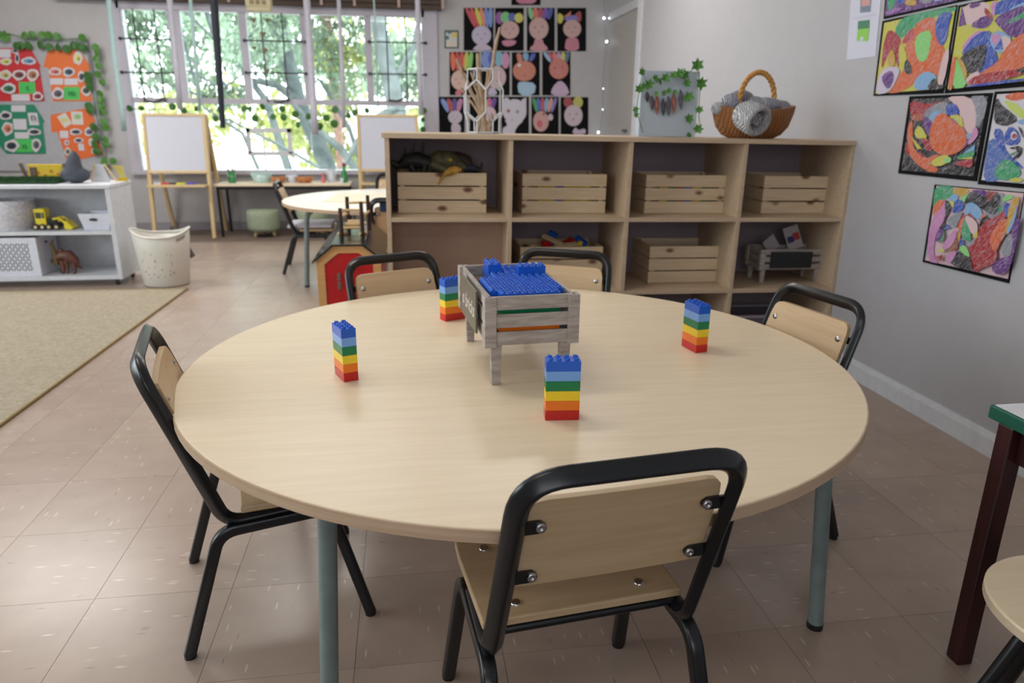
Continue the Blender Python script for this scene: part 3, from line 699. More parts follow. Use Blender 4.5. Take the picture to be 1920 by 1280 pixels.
dino('brown toy dinosaur with its head at the right of the heap', q(.06, .12, .165), MUD,
     [('body', [(-.05, 0, .04), (-.01, 0, .055), (.03, 0, .055)], [.03, .034, .03]), ('head', [(.03, 0, .055), (.055, -.01, .045), (.07, -.02, .02)], [.028, .026, .012]), ('leg', [(.03, -.02, .03), (.035, -.03, -.02)], [.014, .008]), ('tail', [(-.05, 0, .04), (-.09, .02, .03)], [.025, .008])], [('eye', (.052, -.034, .052), .005, BLK)])
dino('small amber toy dinosaur hanging its dark tail over the crate front', q(.025, -.012, .165), AMB,
     [('body', [(-.015, 0, 0), (.01, 0, .01), (.035, .01, .018)], [.012, .018, .015]), ('head', [(.035, .01, .018), (.055, .01, .016)], [.014, .008]), ('tail', [(-.015, 0, 0), (-.03, -.004, -.02), (-.045, -.004, -.045)], [.009, .006, .002])])
dino('slate blue toy dinosaur lying flat at the right of the crate', q(.12, .10, .165), SLATE,
     [('body', [(-.04, 0, .01), (0, 0, .02), (.04, 0, .01)], [.014, .022, .014]), ('tail', [(.04, 0, .01), (.055, 0, .02), (.06, 0, .045)], [.012, .007, .002]), ('spike', [(-.02, 0, .03), (-.022, 0, .055)], [.008, .002])])

# ================================================================ ON THE BOOKCASE
TOPZ = .999
def top(x, dy): return BW(x, dy, TOPZ+.0008)
# hexagonal wire vase with dry twigs
def at_top(u, dy): 
    p = AY(u, 250, BY+dy); return top(p.x, dy)
vb = at_top(902.5, .25)
va = thing('wire_vase', 'white geometric wire vase holding dry twigs on the bookcase', 'vase', vb)
K = .98
rt_, rm = .068*K, .092*K; zz = [0, .045, .085, .175, .215, .262]
def hx(r, k, z, off=0): a = 2*math.pi*(k+off)/6; return (r*math.cos(a), r*math.sin(a), z)
g = G(); wr = .0035
for k in range(6):
    g.tube([hx(rt_, k, .004), hx(rt_, k+1, .004)], wr, 6); g.tube([hx(rt_, k, .258), hx(rt_, k+1, .258)], wr, 6)
    g.tube([hx(rt_, k, .004), hx(rt_*1.02, k, .05)], wr, 6); g.tube([hx(rt_, k, .258), hx(rt_*1.02, k, .215)], wr, 6)
    for s in (0, 1): g.tube([hx(rt_*1.02, k+s, .05), hx(rm, k+.5, .088)], wr, 6); g.tube([hx(rt_*1.02, k+s, .215), hx(rm, k+.5, .175)], wr, 6)
    g.tube([hx(rm, k+.5, .088), hx(rm, k+.5, .175)], wr, 6)
obj('wire_frame', g, WHT, va)
obj('vase_base', G().prism([hx(rt_, k, 0)[:2] for k in range(6)], 0, .005), WHT, va)
TWG = plain('dry_twig', (170, 146, 120), .8, var=.2, scale=40)
def twig(label, u, v, du, r):
    tip = AY(u, v, BY+.25); b = vb+Vector((du, .0, .006)); L = tip-b
    g = G(); rd = random.Random(int(u)); n = 9
    g.tube([L*(i/n)+Vector((rd.uniform(-.004, .004), rd.uniform(-.004, .004), 0))*(0 if i in (0,) else 1) for i in range(n+1)], [1.3*r*(1-.45*i/n) for i in range(n+1)], 7)
    o = obj('twig', g, TWG); o.location = b; tag(o, label, 'twig', 'dry twigs in the wire vase')
for a in (('longest dry twig leaning right, tip high above the wire vase', 938, 52, -.028, .009), ('dry twig leaning far left out of the wire vase', 855, 110, .03, .009), ('upright thick dry twig in the middle of the wire vase', 896, 100, .004, .012),
          ('short dry twig just left of the thick upright one', 884, 135, .014, .007), ('twig ending behind the right rim of the vase', 915, 132, -.012, .008), ('thin twig crossing low in the vase', 866, 165, .034, .006), ('stout short twig at the right inside the vase', 922, 215, .022, .010)): twig(*a)
# ivy leaves
lf = G()
L5 = [(0, -.5), (.18, -.32), (.5, -.30), (.34, -.02), (.46, .28), (.16, .22), (0, .55), (-.16, .22), (-.46, .28), (-.34, -.02), (-.5, -.30), (-.18, -.32)]
lf.add([(x, 0, z) for x, z in L5]+[(0, .12, 0)], [(i, (i+1) % 12, 12) for i in range(12)]); IVY = lf.mesh('ivy_leaf', LEAFM)
rl = G(); rl.add([(.5*math.cos(k*math.pi/5), .06*math.cos(k*math.pi*2/5), .5*math.sin(k*math.pi/5)) for k in range(10)]+[(0, -.08, 0)], [(i, (i+1) % 10, 10) for i in range(10)]); RND = rl.mesh('round_leaf', LEAFM)
rl2 = G(); rl2.add([(.5*math.cos(k*math.pi/5), .06*math.cos(k*math.pi*2/5), .5*math.sin(k*math.pi/5)) for k in range(10)]+[(0, -.08, 0)], [(i, (i+1) % 10, 10) for i in range(10)]); RND2 = rl2.mesh('round_leaf', LEAFD)
rv = random.Random(11)
def leaves(par, pts, y, mesh, size):
    o0 = par.location
    for q_ in pts:
        u, v = q_[:2]; s = q_[2] if len(q_) > 2 else 1
        p = AY(u, v, y)-Vector(o0); o = link('leaf', mesh, par); o.location = p; o.scale = (size*s,)*3
        o.rotation_euler = (rv.uniform(-.35, .35), rv.uniform(-1, 1), rv.uniform(-.5, .5))
bx = at_top(1250, .2); bx.z = top(bx.x, .2).z
pl_, pr_ = AY(1197, 250, BY+.2), AY(1303, 250, BY+.2)
ib = thing('display_board', 'pale blue box board with hanging feathers, standing on the bookcase', 'display board', bx)
obj('board', G().box(pl_.x-bx.x, pr_.x-bx.x, 0, .05, 0, .272), plain('pale_blue_board', (182, 192, 202), .55, var=.02), ib, .002)
obj('edge_strip', G().box(pr_.x-bx.x-.012, pr_.x-bx.x+.001, -.001, .0, 0, .272), plain('pale_mint', (196, 212, 210), .5), ib)
for i, (u, v0, v1, c) in enumerate(((1213, 172, 192, (70, 62, 66)), (1222, 180, 208, (88, 78, 84)), (1231, 178, 216, (150, 88, 74)), (1243, 184, 218, (66, 62, 74)), (1253, 180, 218, (90, 80, 90)), (1263, 174, 214, (160, 96, 82)), (1276, 168, 206, (90, 84, 96)))):
    a, b = AY(u, v0, BY+.192)-bx, AY(u+1, v1, BY+.192)-bx
    obj('feather', G().tube([a, a.lerp(b, .35), a.lerp(b, .75), b], [.003, .010, .007, .001], 8), plain('feather_%d' % i, c, .7, var=.4, scale=60), ib)
iv = thing('ivy_garland', 'garland of lobed ivy leaves draped over the pale blue board', 'garland', (bx.x, BY+.185, bx.z))
vine = [(1205, 248), (1193, 205), (1200, 160), (1205, 135), (1215, 162), (1238, 150), (1262, 142), (1290, 138), (1308, 122), (1313, 160), (1310, 205), (1312, 240)]
obj('vine', G().tube([AY(u, v, BY+.185)-iv.location for u, v in vine], .0018, 5), LEAFD, iv)
leaves(iv, [(1204, 134, 1.1), (1199, 166, 1.2), (1207, 161), (1217, 158, 1.3), (1230, 146), (1238, 152, .9), (1249, 145, 1.2), (1264, 140), (1275, 136, 1.3), (1284, 139, 1.4), (1289, 155, 1.1), (1308, 121, 1.6), (1316, 156, 1.6), (1291, 181, 1.4), (1245, 174, .8), (1255, 170, .8), (1231, 175, .7), (1293, 222, 1.3), (1311, 205, 1.1), (1310, 241, 1.3), (1292, 253, .9), (1192, 205, .9), (1193, 215, .8), (1266, 172, .7)], BY+.18, IVY, .034)
# wicker basket with knitting
bp = at_top(1405, .22); bp = top((AY(1328, 230, BY+.2).x+AY(1482, 230, BY+.2).x)/2, .2)
bk_ = thing('wicker_basket', 'brown wicker basket with an arched handle on the bookcase', 'basket', bp, R_(-8))
def wicker():
    t = NT('wicker'); v = t.coords((1, 1, 1), rnd=False)
    a = t.n('ShaderNodeTexWave', Scale=60, Distortion=2.5, bands_direction='Z'); t.l(v, a.inputs[0])
    b = t.n('ShaderNodeTexWave', Scale=22, Distortion=3, bands_direction='X'); t.l(v, b.inputs[0])
    mx = t.n('ShaderNodeMath', operation='MULTIPLY'); t.l(a.outputs[1], mx.inputs[0]); t.l(b.outputs[1], mx.inputs[1])
    t.l(t.ramp(mx.outputs[0], [(.05, lin((120, 68, 30))), (.5, lin((198, 136, 74)))]), t.b.inputs['Base Color']); t.b.inputs['Roughness'].default_value = .55; t.bump(mx.outputs[0], .8, .006); return t.m
WK = wicker()
g = G(); n = 64; prof = [(.55, 0), (.72, .015), (.88, .05), (.98, .10), (1.0, .128), (.95, .13), (.90, .10), (.70, .02), (0, .015)]
vs = []
for r, z in prof:
    for k in range(n):
        a = 2*math.pi*k/n; rib = 1+.018*math.cos(14*a); dip = .012*math.cos(2*a) if z > .09 else 0
        vs.append((.182*r*math.cos(a)*rib, .13*r*math.sin(a)*rib, z+dip))
g.add(vs, [(i*n+k, i*n+(k+1) % n, (i+1)*n+(k+1) % n, (i+1)*n+k) for i in range(len(prof)-1) for k in range(n)], True); g.add(vs[:n], [list(range(n))[::-1]])
obj('basket_body', g, WK, bk_)
CANE = plain('cane', (196, 140, 66), .45, var=.25, scale=50)
for s in (0, math.pi):
    pts = []
    for i in range(61):
        f = i/60; a = math.pi*f; c = Vector((.085*math.cos(a)+.008, -.015+.02*math.cos(a), .118+.158*math.sin(a)**.8)); 
        tw = 2*math.pi*9*f+s; pts.append(c+Vector((.006*math.cos(tw)*math.cos(a), .006*math.sin(tw), .006*math.cos(tw)*math.sin(a))))
    obj('handle_strand', G().tube(pts, .0075, 7), CANE, bk_)
def knit(name, a, b):
    t = NT(name); v = t.coords((1, 1, 1)); w_ = t.n('ShaderNodeTexWave', Scale=42, Distortion=6, Detail=2); t.l(v, w_.inputs[0])
    nz = t.n('ShaderNodeTexNoise', Scale=90, Detail=3); t.l(v, nz.inputs[0]); mx = t.n('ShaderNodeMath', operation='ADD'); t.l(w_.outputs[1], mx.inputs[0]); t.l(nz.outputs[0], mx.inputs[1])
    t.l(t.ramp(mx.outputs[0], [(.72, lin(b)), (1.0, lin(a))]), t.b.inputs['Base Color']); t.b.inputs['Roughness'].default_value = .95; t.bump(mx.outputs[0], 1, .006); return t.m
KG, KW = knit('grey_fleck_knit', (214, 214, 222), (70, 78, 104)), knit('white_fleck_knit', (236, 234, 232), (140, 144, 158))
def knitthing(label, mat, fn): 
    g = G(); fn(g); o = obj('knitted_blanket', g, mat, None); o.location = bp; o.rotation_euler = (0, 0, R_(-8)); tag(o, label, 'blanket', None); return o
def roll(g):
    g.M = Matrix.Translation((-.050, -.128, .088)) @ Matrix.Rotation(R_(28), 4, 'Z') @ Matrix.Rotation(R_(108), 4, 'X') 
    g.lathe([(.046, -.06), (.062, -.03), (.067, .02), (.066, .052), (.058, .062), (.046, .058), (.040, .03), (.038, -.02), (0, -.03)], 28, sx=1.05)
    g.lathe([(.022, -.02), (.026, .03), (.022, .044), (.014, .04), (.012, 0)], 18, (.004, .002))
knitthing('rolled white flecked knitted blanket spilling over the basket front', KW, roll)
knitthing('grey knitted fold bulging at the left of the basket', KG, lambda g: g.ball((-.10, 0, .145), (.05, .055, .045), 14).ball((-.05, .03, .165), (.06, .05, .04), 14))
knitthing('grey knitted fold filling the right of the basket', KG, lambda g: g.ball((.05, .0, .135), (.085, .06, .04), 16).ball((.125, .0, .128), (.04, .045, .035), 14).ball((.0, .0, .14), (.05, .05, .04), 12))
knitthing('white knitted corner hanging at the far left rim', KW, lambda g: g.ball((-.162, -.03, .125), (.034, .035, .028), 12))
# fairy lights in the corner
FLM = NT('fairy_bulb'); FLM.b.inputs['Emission Color'].default_value = (.85, .9, 1, 1); FLM.b.inputs['Emission Strength'].default_value = 5
fl = thing('fairy_light_string', 'string of tiny white fairy lights hanging in the corner by the door', 'fairy lights', AY(1133, 0, YB-.05))
pts = [AY(u, v, YB-.05)-fl.location for u, v in ((1133, -60), (1133, 34), (1137, 78), (1133, 120), (1130, 165), (1131, 205), (1124, 248), (1122, 300))]
obj('wire', G().tube(pts, .003, 5), plain('clear_wire', (150, 148, 156), .4), fl)
for u, v, s in ((1132.5, 34, 1), (1137.5, 78, 1), (1122, 248, 1), (1131, 166, .45), (1130, 205, .45), (1142, 34, .5)): obj('bulb', G().ball(tuple(AY(u, v, YB-.06)-fl.location), .010*s, 8), FLM.m, fl)

# ================================================================ DRAWINGS ON THE RIGHT WALL
WH = (206, 202, 210)
def art(name, label, cat, crop, back, paper, base, polys, wall='x', it=2, group=None, mat=None, thick=.004):
    ox, oy, sc = crop
    def W(p, off):
        u, v = ox+p[0]/sc, oy+p[1]/sc
        return AX(u, v, XW-off) if wall == 'x' else AY(u, v, YB-off)
    c = sum((W(p, 0) for p in back), Vector())/len(back)
    t = thing(name, label, cat, c, 0, group)
    g = G(); A = [W(p, 0)-c for p in back]; sh = Vector((-1, 0, 0)) if wall == 'x' else Vector((0, -1, 0)); n = len(A)
    B = [a+sh*thick for a in A]
    g.add(A+B, [list(range(n)), list(range(n, 2*n))[::-1]]+[(i, i+n, (i+1) % n+n, (i+1) % n) for i in range(n)])
    obj('mount', g, CARDK, t)
    g = G()
    if paper: g.add([W(p, thick+.0008)-c for p in paper], [list(range(len(paper)))], col=base)
    k = 1
    for col, ps in polys:
        q = smooth2d(ps, min(it, 1)) if it and len(ps) > 3 else ps
        if wall == 'x' and it: mx, my = sum(p[0] for p in q)/len(q), sum(p[1] for p in q)/len(q); q = [(mx+(p[0]-mx)*1.07, my+(p[1]-my)*1.07) for p in q]
        g.add([W(p, thick+.0008+.00035*k)-c for p in q], [list(range(len(q)))], col=col); k += 1
    obj('drawing', g, mat or CRAY, t); return t
YL, OR, RD, BU, BK, PU, LB, GN, LG, PK, GY, GO = (196, 192, 56), (208, 96, 40), (160, 24, 30), (34, 74, 170), (22, 22, 24), (92, 36, 120), (120, 166, 208), (36, 150, 96), (128, 206, 110), (214, 182, 184), (134, 136, 146), (190, 150, 40)
PI = (196, 130, 180)
C1, C2, C3 = (1630, 0, 6.62), (1680, 170, 7.11), (1720, 340, 6.4)
AG = 'crayon drawings on the right wall'
art('crayon_drawing', 'crayon drawing with an orange ring round a light green patch on yellow', 'drawing', C1, [(172, 262), (1100, 62), (925, 1160), (60, 1190)], [(185, 285), (1070, 82), (1035, 300), (905, 1100), (75, 1165)], YL,
 [(GN, [(330, 360), (400, 240), (560, 180), (1060, 85), (1040, 150), (800, 210), (560, 320), (420, 470), (370, 460)]), (RD, [(250, 380), (330, 420), (400, 520), (350, 600), (370, 860), (310, 720), (290, 600), (220, 700), (155, 870), (170, 600), (210, 450)]),
  ((180, 60, 70), [(400, 530), (470, 400), (560, 340), (560, 480), (450, 540)]),
  (OR, [(440, 560), (560, 500), (560, 330), (720, 240), (820, 260), (830, 500), (930, 620), (900, 820), (830, 950), (640, 950), (430, 1110), (240, 1135), (380, 930), (500, 760)]), (LG, [(560, 480), (680, 390), (770, 400), (740, 620), (700, 750), (600, 750)]),
  (YL, [(370, 600), (410, 540), (470, 720), (410, 820), (370, 700)]), (BU, [(815, 330), (870, 180), (1035, 155), (980, 300), (965, 460), (900, 570), (840, 480)]), (BK, [(430, 800), (470, 730), (525, 840), (515, 925), (440, 900)]),
  (GO, [(220, 720), (290, 590), (330, 790), (250, 850)]), ((200, 186, 208), [(130, 930), (200, 840), (380, 840), (330, 1000), (240, 1140), (75, 1165)]), (LB, [(560, 1000), (690, 880), (840, 940), (790, 1070), (700, 1110), (565, 1110)]), (PU, [(160, 940), (270, 870), (310, 960), (240, 1120), (165, 1020)]),
  (PK, [(850, 960), (930, 640), (1000, 620), (920, 1040), (860, 1060)]), (BK, [(810, 950), (850, 1060), (925, 1040), (910, 1105), (700, 1115)])], group=AG)
art('crayon_drawing', 'crayon drawing with a black oval inside a blue bowl shape', 'drawing', C1, [(1120, 66), (1960, -108), (1960, 1072), (945, 1160)], [(1130, 92), (1960, -75), (1960, 1005), (970, 1105)], YL,
 [(PK, [(1160, 70), (1500, 20), (1450, 200), (1250, 320), (1160, 220)]), (PU, [(1105, 330), (1150, 70), (1200, 300)]), (PU, [(1240, 60), (1360, 20), (1380, 70), (1260, 110)]), (PU, [(1240, 320), (1430, 190), (1545, 220), (1480, 330), (1380, 355)]), (RD, [(1430, 80), (1540, 210), (1510, 240), (1430, 170)]),
  (PI, [(1500, 50), (1600, 0), (1560, 200), (1530, 200)]), (BU, [(1590, 0), (1960, -80), (1960, 60), (1560, 220)]), (LB, [(1700, 130), (1960, 10), (1960, 90), (1640, 330)]), (PU, [(1550, 240), (1750, 130), (1960, 60), (1960, 420), (1780, 470), (1620, 330)]), (GN, [(1740, 260), (1960, 120), (1960, 200), (1700, 300)]),
  (PI, [(1160, 560), (1300, 400), (1450, 380), (1250, 560), (1170, 640)]), (BU, [(1150, 660), (1330, 430), (1520, 390), (1560, 700), (1610, 760), (1430, 880), (1370, 910), (1200, 690)]), (LB, [(1490, 460), (1600, 370), (1790, 490), (1650, 670), (1540, 610)]), (PI, [(1500, 470), (1560, 410), (1640, 440), (1570, 580)]), (PK, [(1640, 430), (1780, 500), (1660, 650), (1640, 560)]), (BU, [(1550, 610), (1640, 480), (1660, 610)]),
  (BK, [(1130, 690), (1400, 550), (1450, 590), (1400, 850), (1290, 920), (1170, 850)]), (OR, [(1370, 910), (1600, 770), (1650, 660), (1800, 480), (1960, 400), (1960, 820), (1700, 880), (1400, 950)]), (PK, [(1170, 1000), (1320, 880), (1380, 920), (1250, 1060)]),
  (RD, [(1190, 1050), (1360, 920), (1850, 860), (1960, 900), (1500, 1040)]), (BU, [(1210, 1060), (1900, 970), (1960, 1000), (1250, 1082)]), (BK, [(1820, 880), (1960, 810), (1960, 920)]), (GO, [(1080, 730), (1150, 740), (1220, 900), (1170, 1020), (1100, 870)]), (LG, [(1020, 830), (1080, 720), (1150, 900), (1210, 1070), (1030, 1095)]), (OR, [(1030, 710), (1080, 720), (1030, 1100), (975, 1105)])], group=AG)
art('crayon_drawing', 'crayon drawing with one big orange ball on black, middle row of the wall drawings', 'drawing', C2, [(192, 75), (1298, 28), (1085, 1208), (38, 1100)], [(215, 112), (1228, 72), (1030, 1140), (70, 1060)], BK,
 [(GY, [(960, 85), (1230, 75), (1150, 420), (1040, 480), (1050, 250)]), (PK, [(680, 95), (980, 85), (1060, 250), (1050, 500), (1000, 610), (900, 570), (870, 350), (780, 180)]), (RD, [(200, 120), (400, 190), (660, 130), (420, 240), (340, 350), (200, 340)]), ((170, 84, 60), [(200, 320), (370, 300), (350, 400), (210, 400)]),
  (RD, [(115, 790), (180, 670), (260, 800), (400, 870), (340, 970), (200, 890)]), (OR, [(170, 480), (230, 400), (230, 620), (240, 780), (380, 910), (540, 830), (560, 880), (420, 960), (570, 1030), (480, 1085), (300, 990), (200, 870), (160, 700)]), (GY, [(360, 290), (560, 160), (700, 160), (690, 330), (540, 340), (430, 410)]), (LB, [(440, 330), (560, 250), (600, 300), (510, 430), (460, 420)]),
  (BU, [(660, 200), (780, 160), (860, 310), (690, 340)]), (YL, [(690, 340), (870, 320), (900, 520), (780, 460)]), (GY, [(710, 370), (780, 370), (840, 450), (790, 460)]), (PU, [(360, 310), (500, 440), (450, 620), (370, 520)]), (YL, [(240, 550), (320, 450), (430, 650), (280, 640)]), (RD, [(260, 640), (450, 640), (500, 810), (320, 770)]), (BK, [(260, 640), (330, 650), (400, 790), (340, 770)]),
  (YL, [(195, 600), (340, 770), (280, 770)]), (LB, [(900, 600), (1000, 560), (960, 680)]), (PU, [(860, 800), (930, 640), (980, 650), (940, 740)]), (PI, [(950, 730), (1010, 550), (1060, 470), (1100, 570), (1040, 670)]), (OR, [(530, 340), (650, 310), (780, 440), (910, 520), (930, 690), (830, 810), (640, 860), (490, 770), (450, 600)]),
  (LB, [(900, 830), (1050, 720), (1040, 800)]), (GN, [(820, 870), (1040, 790), (1030, 890), (820, 920)]), (YL, [(830, 910), (1020, 880), (1010, 910)]), (RD, [(750, 970), (1020, 890), (1010, 1030), (860, 1000)]), (YL, [(440, 960), (640, 840), (750, 920), (560, 1020)]), (LG, [(640, 900), (740, 890), (720, 960), (650, 960)])], group=AG)
art('crayon_drawing', 'blue and black scribbled face drawing with a green patch, right end of the middle row', 'drawing', C2, [(1330, 12), (1960, -20), (1960, 1325), (1100, 1245)], [(1348, 48), (1960, 10), (1960, 1262), (1138, 1190)], WH,
 [(OR, [(1440, 80), (1560, 25), (1860, 30), (1700, 110), (1560, 140)]), ((190, 206, 84), [(1420, 110), (1660, 200), (1760, 420), (1540, 280)]), (LB, [(1620, 390), (1860, 370), (1860, 440), (1640, 450)]), ((70, 104, 176), [(1260, 620), (1430, 760), (1650, 1040), (1340, 1195), (1170, 1195), (1200, 900)]), (BU, [(1300, 530), (1420, 520), (1440, 700), (1480, 830), (1690, 1000), (1650, 1030), (1360, 740)]),
  (BU, [(1460, 560), (1520, 470), (1640, 560), (1650, 700), (1480, 730), (1440, 640)]), (WH, [(1530, 560), (1600, 540), (1620, 640), (1540, 660)]), (BK, [(1350, 90), (1400, 200), (1450, 230), (1630, 380), (1500, 450), (1420, 460), (1310, 420), (1320, 250)]), (RD, [(1540, 590), (1590, 565), (1615, 620), (1560, 645)]), (BK, [(1620, 470), (1680, 520), (1700, 640), (1660, 560)]), (BK, [(1480, 770), (1680, 730), (1660, 870), (1540, 920), (1640, 790)]),
  (GN, [(1500, 850), (1620, 800), (1540, 860)]), (GN, [(1300, 1110), (1420, 920), (1540, 930), (1670, 1080), (1600, 1160), (1400, 1195)]), (YL, [(1480, 1200), (1600, 1150), (1700, 1180), (1640, 1225)])], group=AG)
art('crayon_drawing', 'multicoloured crayon drawing with a large dark red shape, lowest of the wall drawings', 'drawing', C3, [(218, 36), (1292, 130), (1108, 1222), (72, 966)], [(230, 52), (1278, 142), (1086, 1170), (92, 945)], (210, 178, 184),
 [(GN, [(220, 50), (450, 70), (430, 170), (310, 230), (190, 300), (195, 250)]), ((150, 180, 170), [(130, 700), (190, 440), (230, 440), (160, 760), (100, 950)]), (GO, [(430, 75), (660, 95), (520, 200), (430, 150)]), (LG, [(500, 210), (640, 130), (600, 200), (570, 260)]), (GY, [(960, 140), (1060, 160), (1030, 380), (860, 470), (800, 330), (950, 380)]), (GN, [(960, 360), (990, 280), (1020, 300), (1000, 370)]), (LG, [(1010, 240), (1060, 160), (1180, 170), (1090, 230)]),
  (BK, [(570, 280), (600, 190), (660, 120), (960, 140), (990, 200), (960, 330), (900, 400), (800, 340), (680, 260)]), (PU, [(640, 100), (850, 110), (830, 190), (700, 140)]), ((140, 44, 34), [(840, 115), (960, 130), (840, 250)]), (LB, [(370, 220), (430, 140), (500, 180), (440, 260)]),
  (PI, [(190, 440), (310, 225), (355, 330), (345, 460), (280, 540), (220, 640), (190, 860), (270, 965), (125, 935), (140, 600)]), (OR, [(190, 410), (200, 270), (290, 215), (335, 240), (220, 390)]), (BK, [(325, 235), (385, 250), (405, 340), (360, 420), (330, 480), (350, 590), (250, 575), (340, 440)]),
  (YL, [(380, 240), (440, 240), (430, 330)]), (BU, [(420, 340), (470, 215), (540, 235), (565, 320), (440, 390)]), (GY, [(350, 490), (420, 400), (555, 350), (490, 480), (460, 560)]), (BU, [(330, 580), (350, 510), (410, 560)]), (LB, [(565, 390), (585, 270), (680, 255), (785, 370), (740, 465), (640, 400)]), ((140, 60, 50), [(590, 400), (640, 380), (690, 460)]), (BK, [(740, 490), (800, 400), (870, 460), (760, 580)]), (OR, [(750, 460), (790, 385), (830, 410)]),
  (RD, [(500, 470), (560, 380), (570, 430)]), (OR, [(480, 530), (540, 430), (570, 460), (520, 620)]), (PK, [(565, 400), (705, 470), (725, 600), (680, 650), (600, 560)]), (GN, [(545, 500), (570, 450), (655, 670), (600, 730), (525, 640)]), (YL, [(660, 660), (720, 580), (720, 680)]), (GY, [(580, 750), (720, 670), (640, 800)]), (BU, [(495, 780), (530, 680), (570, 750)]), (GO, [(450, 600), (520, 620), (500, 720)]),
  (RD, [(1035, 360), (1075, 430), (880, 640), (880, 760), (965, 850), (920, 970), (800, 1010), (680, 1080), (605, 800), (700, 740), (780, 500), (950, 440)]), (OR, [(980, 490), (1085, 450), (1065, 620), (1000, 710), (950, 830), (910, 820), (860, 680)]), (BU, [(1025, 320), (1090, 235), (1135, 380), (1080, 440)]), (GO, [(1100, 270), (1210, 170), (1210, 310), (1000, 740), (1070, 560)]), (LB, [(1060, 620), (1160, 400), (1200, 260), (1180, 440), (1100, 620)]),
  (PU, [(1120, 570), (1235, 400), (1190, 700), (1110, 1050), (980, 1110), (890, 1040), (960, 930), (1080, 890), (1140, 700)]), (GY, [(1000, 830), (1060, 680), (1140, 640), (1130, 870), (1050, 910)]), (PU, [(215, 700), (260, 560), (325, 590), (260, 730)]), (GN, [(260, 740), (330, 590), (310, 700)]), (PI, [(310, 750), (460, 560), (475, 640), (400, 790), (310, 815)]), ((150, 90, 50), [(350, 860), (470, 690), (480, 800)]),
  (PI, [(340, 960), (360, 870), (480, 820), (400, 990)]), (BK, [(400, 1000), (500, 820), (620, 900), (660, 1060), (560, 1050)]), (LG, [(490, 800), (570, 755), (640, 910), (560, 880)]), (RD, [(225, 900), (300, 880), (280, 965)]), (YL, [(250, 850), (300, 790), (320, 840)])], group=AG)
art('crayon_drawing', 'purple edged crayon drawing cut by the top of the photo, beside the paper sheet', 'drawing', C1, [(238, -420), (1205, -640), (1108, 30), (185, 238)], [(250, -400), (1185, -615), (1085, 5), (190, 205)], PU,
 [(GN, [(215, 20), (250, -200), (360, -60), (300, 60), (260, 160)]), (BU, [(320, -20), (460, -80), (440, 30), (370, 50)]), (GO, [(430, 60), (480, -40), (580, 0), (580, 70)]), (GY, [(620, 0), (780, -60), (770, 30), (680, 50)]), ((150, 90, 170), [(210, 150), (340, 90), (420, 110), (220, 190)]), (LB, [(780, 10), (900, -60), (980, -50), (880, 15)]), (RD, [(300, -350), (700, -440), (640, -150)])], group=AG)
art('crayon_drawing', 'drawing at the top right corner showing only its black mount edge', 'drawing', C1, [(1215, -640), (1960, -800), (1960, -135), (1120, 28)], [(1235, -610), (1960, -770), (1960, -190), (1420, -60), (1150, -10)], YL, [(BU, [(1500, -200), (1900, -260), (1900, -150), (1500, -90)])], group=AG)
t = art('notice_sheet', 'white sheet with a green picture and a grey picture taped left of the crayon drawings', 'notice', (1560, 0, 4.922), [(195, -300), (490, -360), (402, 522), (135, 556)], None, None,
 [((206, 206, 222), [(197, -298), (488, -358), (401, 520), (137, 554)]), ((120, 130, 150), [(265, -60), (372, -70), (355, 110), (258, 118)]), ((206, 150, 150), [(275, -40), (355, -40), (350, 50), (270, 60)]), ((66, 128, 96), [(240, 195), (348, 182), (344, 260), (236, 275)]), ((140, 200, 80), [(236, 272), (344, 258), (330, 378), (226, 376)]), ((206, 206, 222), [(262, 340), (290, 340), (285, 374), (258, 374)]), ((190, 190, 205), [(195, 168), (395, 130), (395, 136), (195, 174)])], it=0, mat=PRINT, thick=.0006)
[c for c in t.children if c.name.startswith('mount')][0].data.materials[0] = plain('paper_white', (206, 206, 222), .8)

# ================================================================ PORTRAITS ON THE BACK WALL
D4, D5 = (815, 0, 6.4), (815, 90, 6.4)
def ell(cx, cy, rx, ry, n=14): return [(cx+rx*math.cos(2*math.pi*k/n), cy+ry*math.sin(2*math.pi*k/n)) for k in range(n)]
def portrait(label, crop, r, face, skin_, hair, body, extra=()):
    x0, x1, y0, y1 = r; cx, cy, rx, ry = face; P = []
    for col, q in hair: P.append((col, q))
    if body: P.append(body)
    P.append((skin_, ell(cx, cy, rx, ry)))
    d = tuple(int(c*.72) for c in skin_)
    for ex, ey, es, ec in (extra or ((cx-rx*.4, cy-ry*.1, .11, d), (cx+rx*.35, cy-ry*.15, .11, d), (cx, cy+ry*.35, .13, (190, 130, 140)))): P.append((ec, ell(ex, ey, rx*es, ry*es, 8)))
    art('portrait_drawing', label, 'drawing', crop, [(x0, y0), (x1, y0), (x1, y1), (x0, y1)], None, None, [(c, p) for c, p in P], 'y', it=1, group='crayon self portraits on the back wall')
LV_, SK, SK2, ORS = (196, 186, 214), (206, 166, 160), (208, 150, 146), (202, 118, 90)
def fan(x0, x1, y0, bx0, bx1, y1, cols):
    n = len(cols); o = []
    for i, c in enumerate(cols):
        a, b = i/n, (i+1)/n; o.append((c, [(x0+(x1-x0)*a, y0), (x0+(x1-x0)*b, y0), (bx0+(bx1-bx0)*b, y1), (bx0+(bx1-bx0)*a, y1)]))
    return o
RB = [(196, 50, 60), (204, 56, 50), (214, 206, 60), (226, 140, 90), (110, 140, 210), (120, 150, 214)]
portrait('portrait with rainbow hair standing straight up, left of the top row', D4, (348, 706, 95, 606), (562, 425, 118, 118), (190, 182, 208), fan(350, 700, 92, 470, 690, 330, RB), ((196, 178, 200), [(450, 604), (480, 560), (540, 520), (600, 520), (680, 570), (690, 604)]))
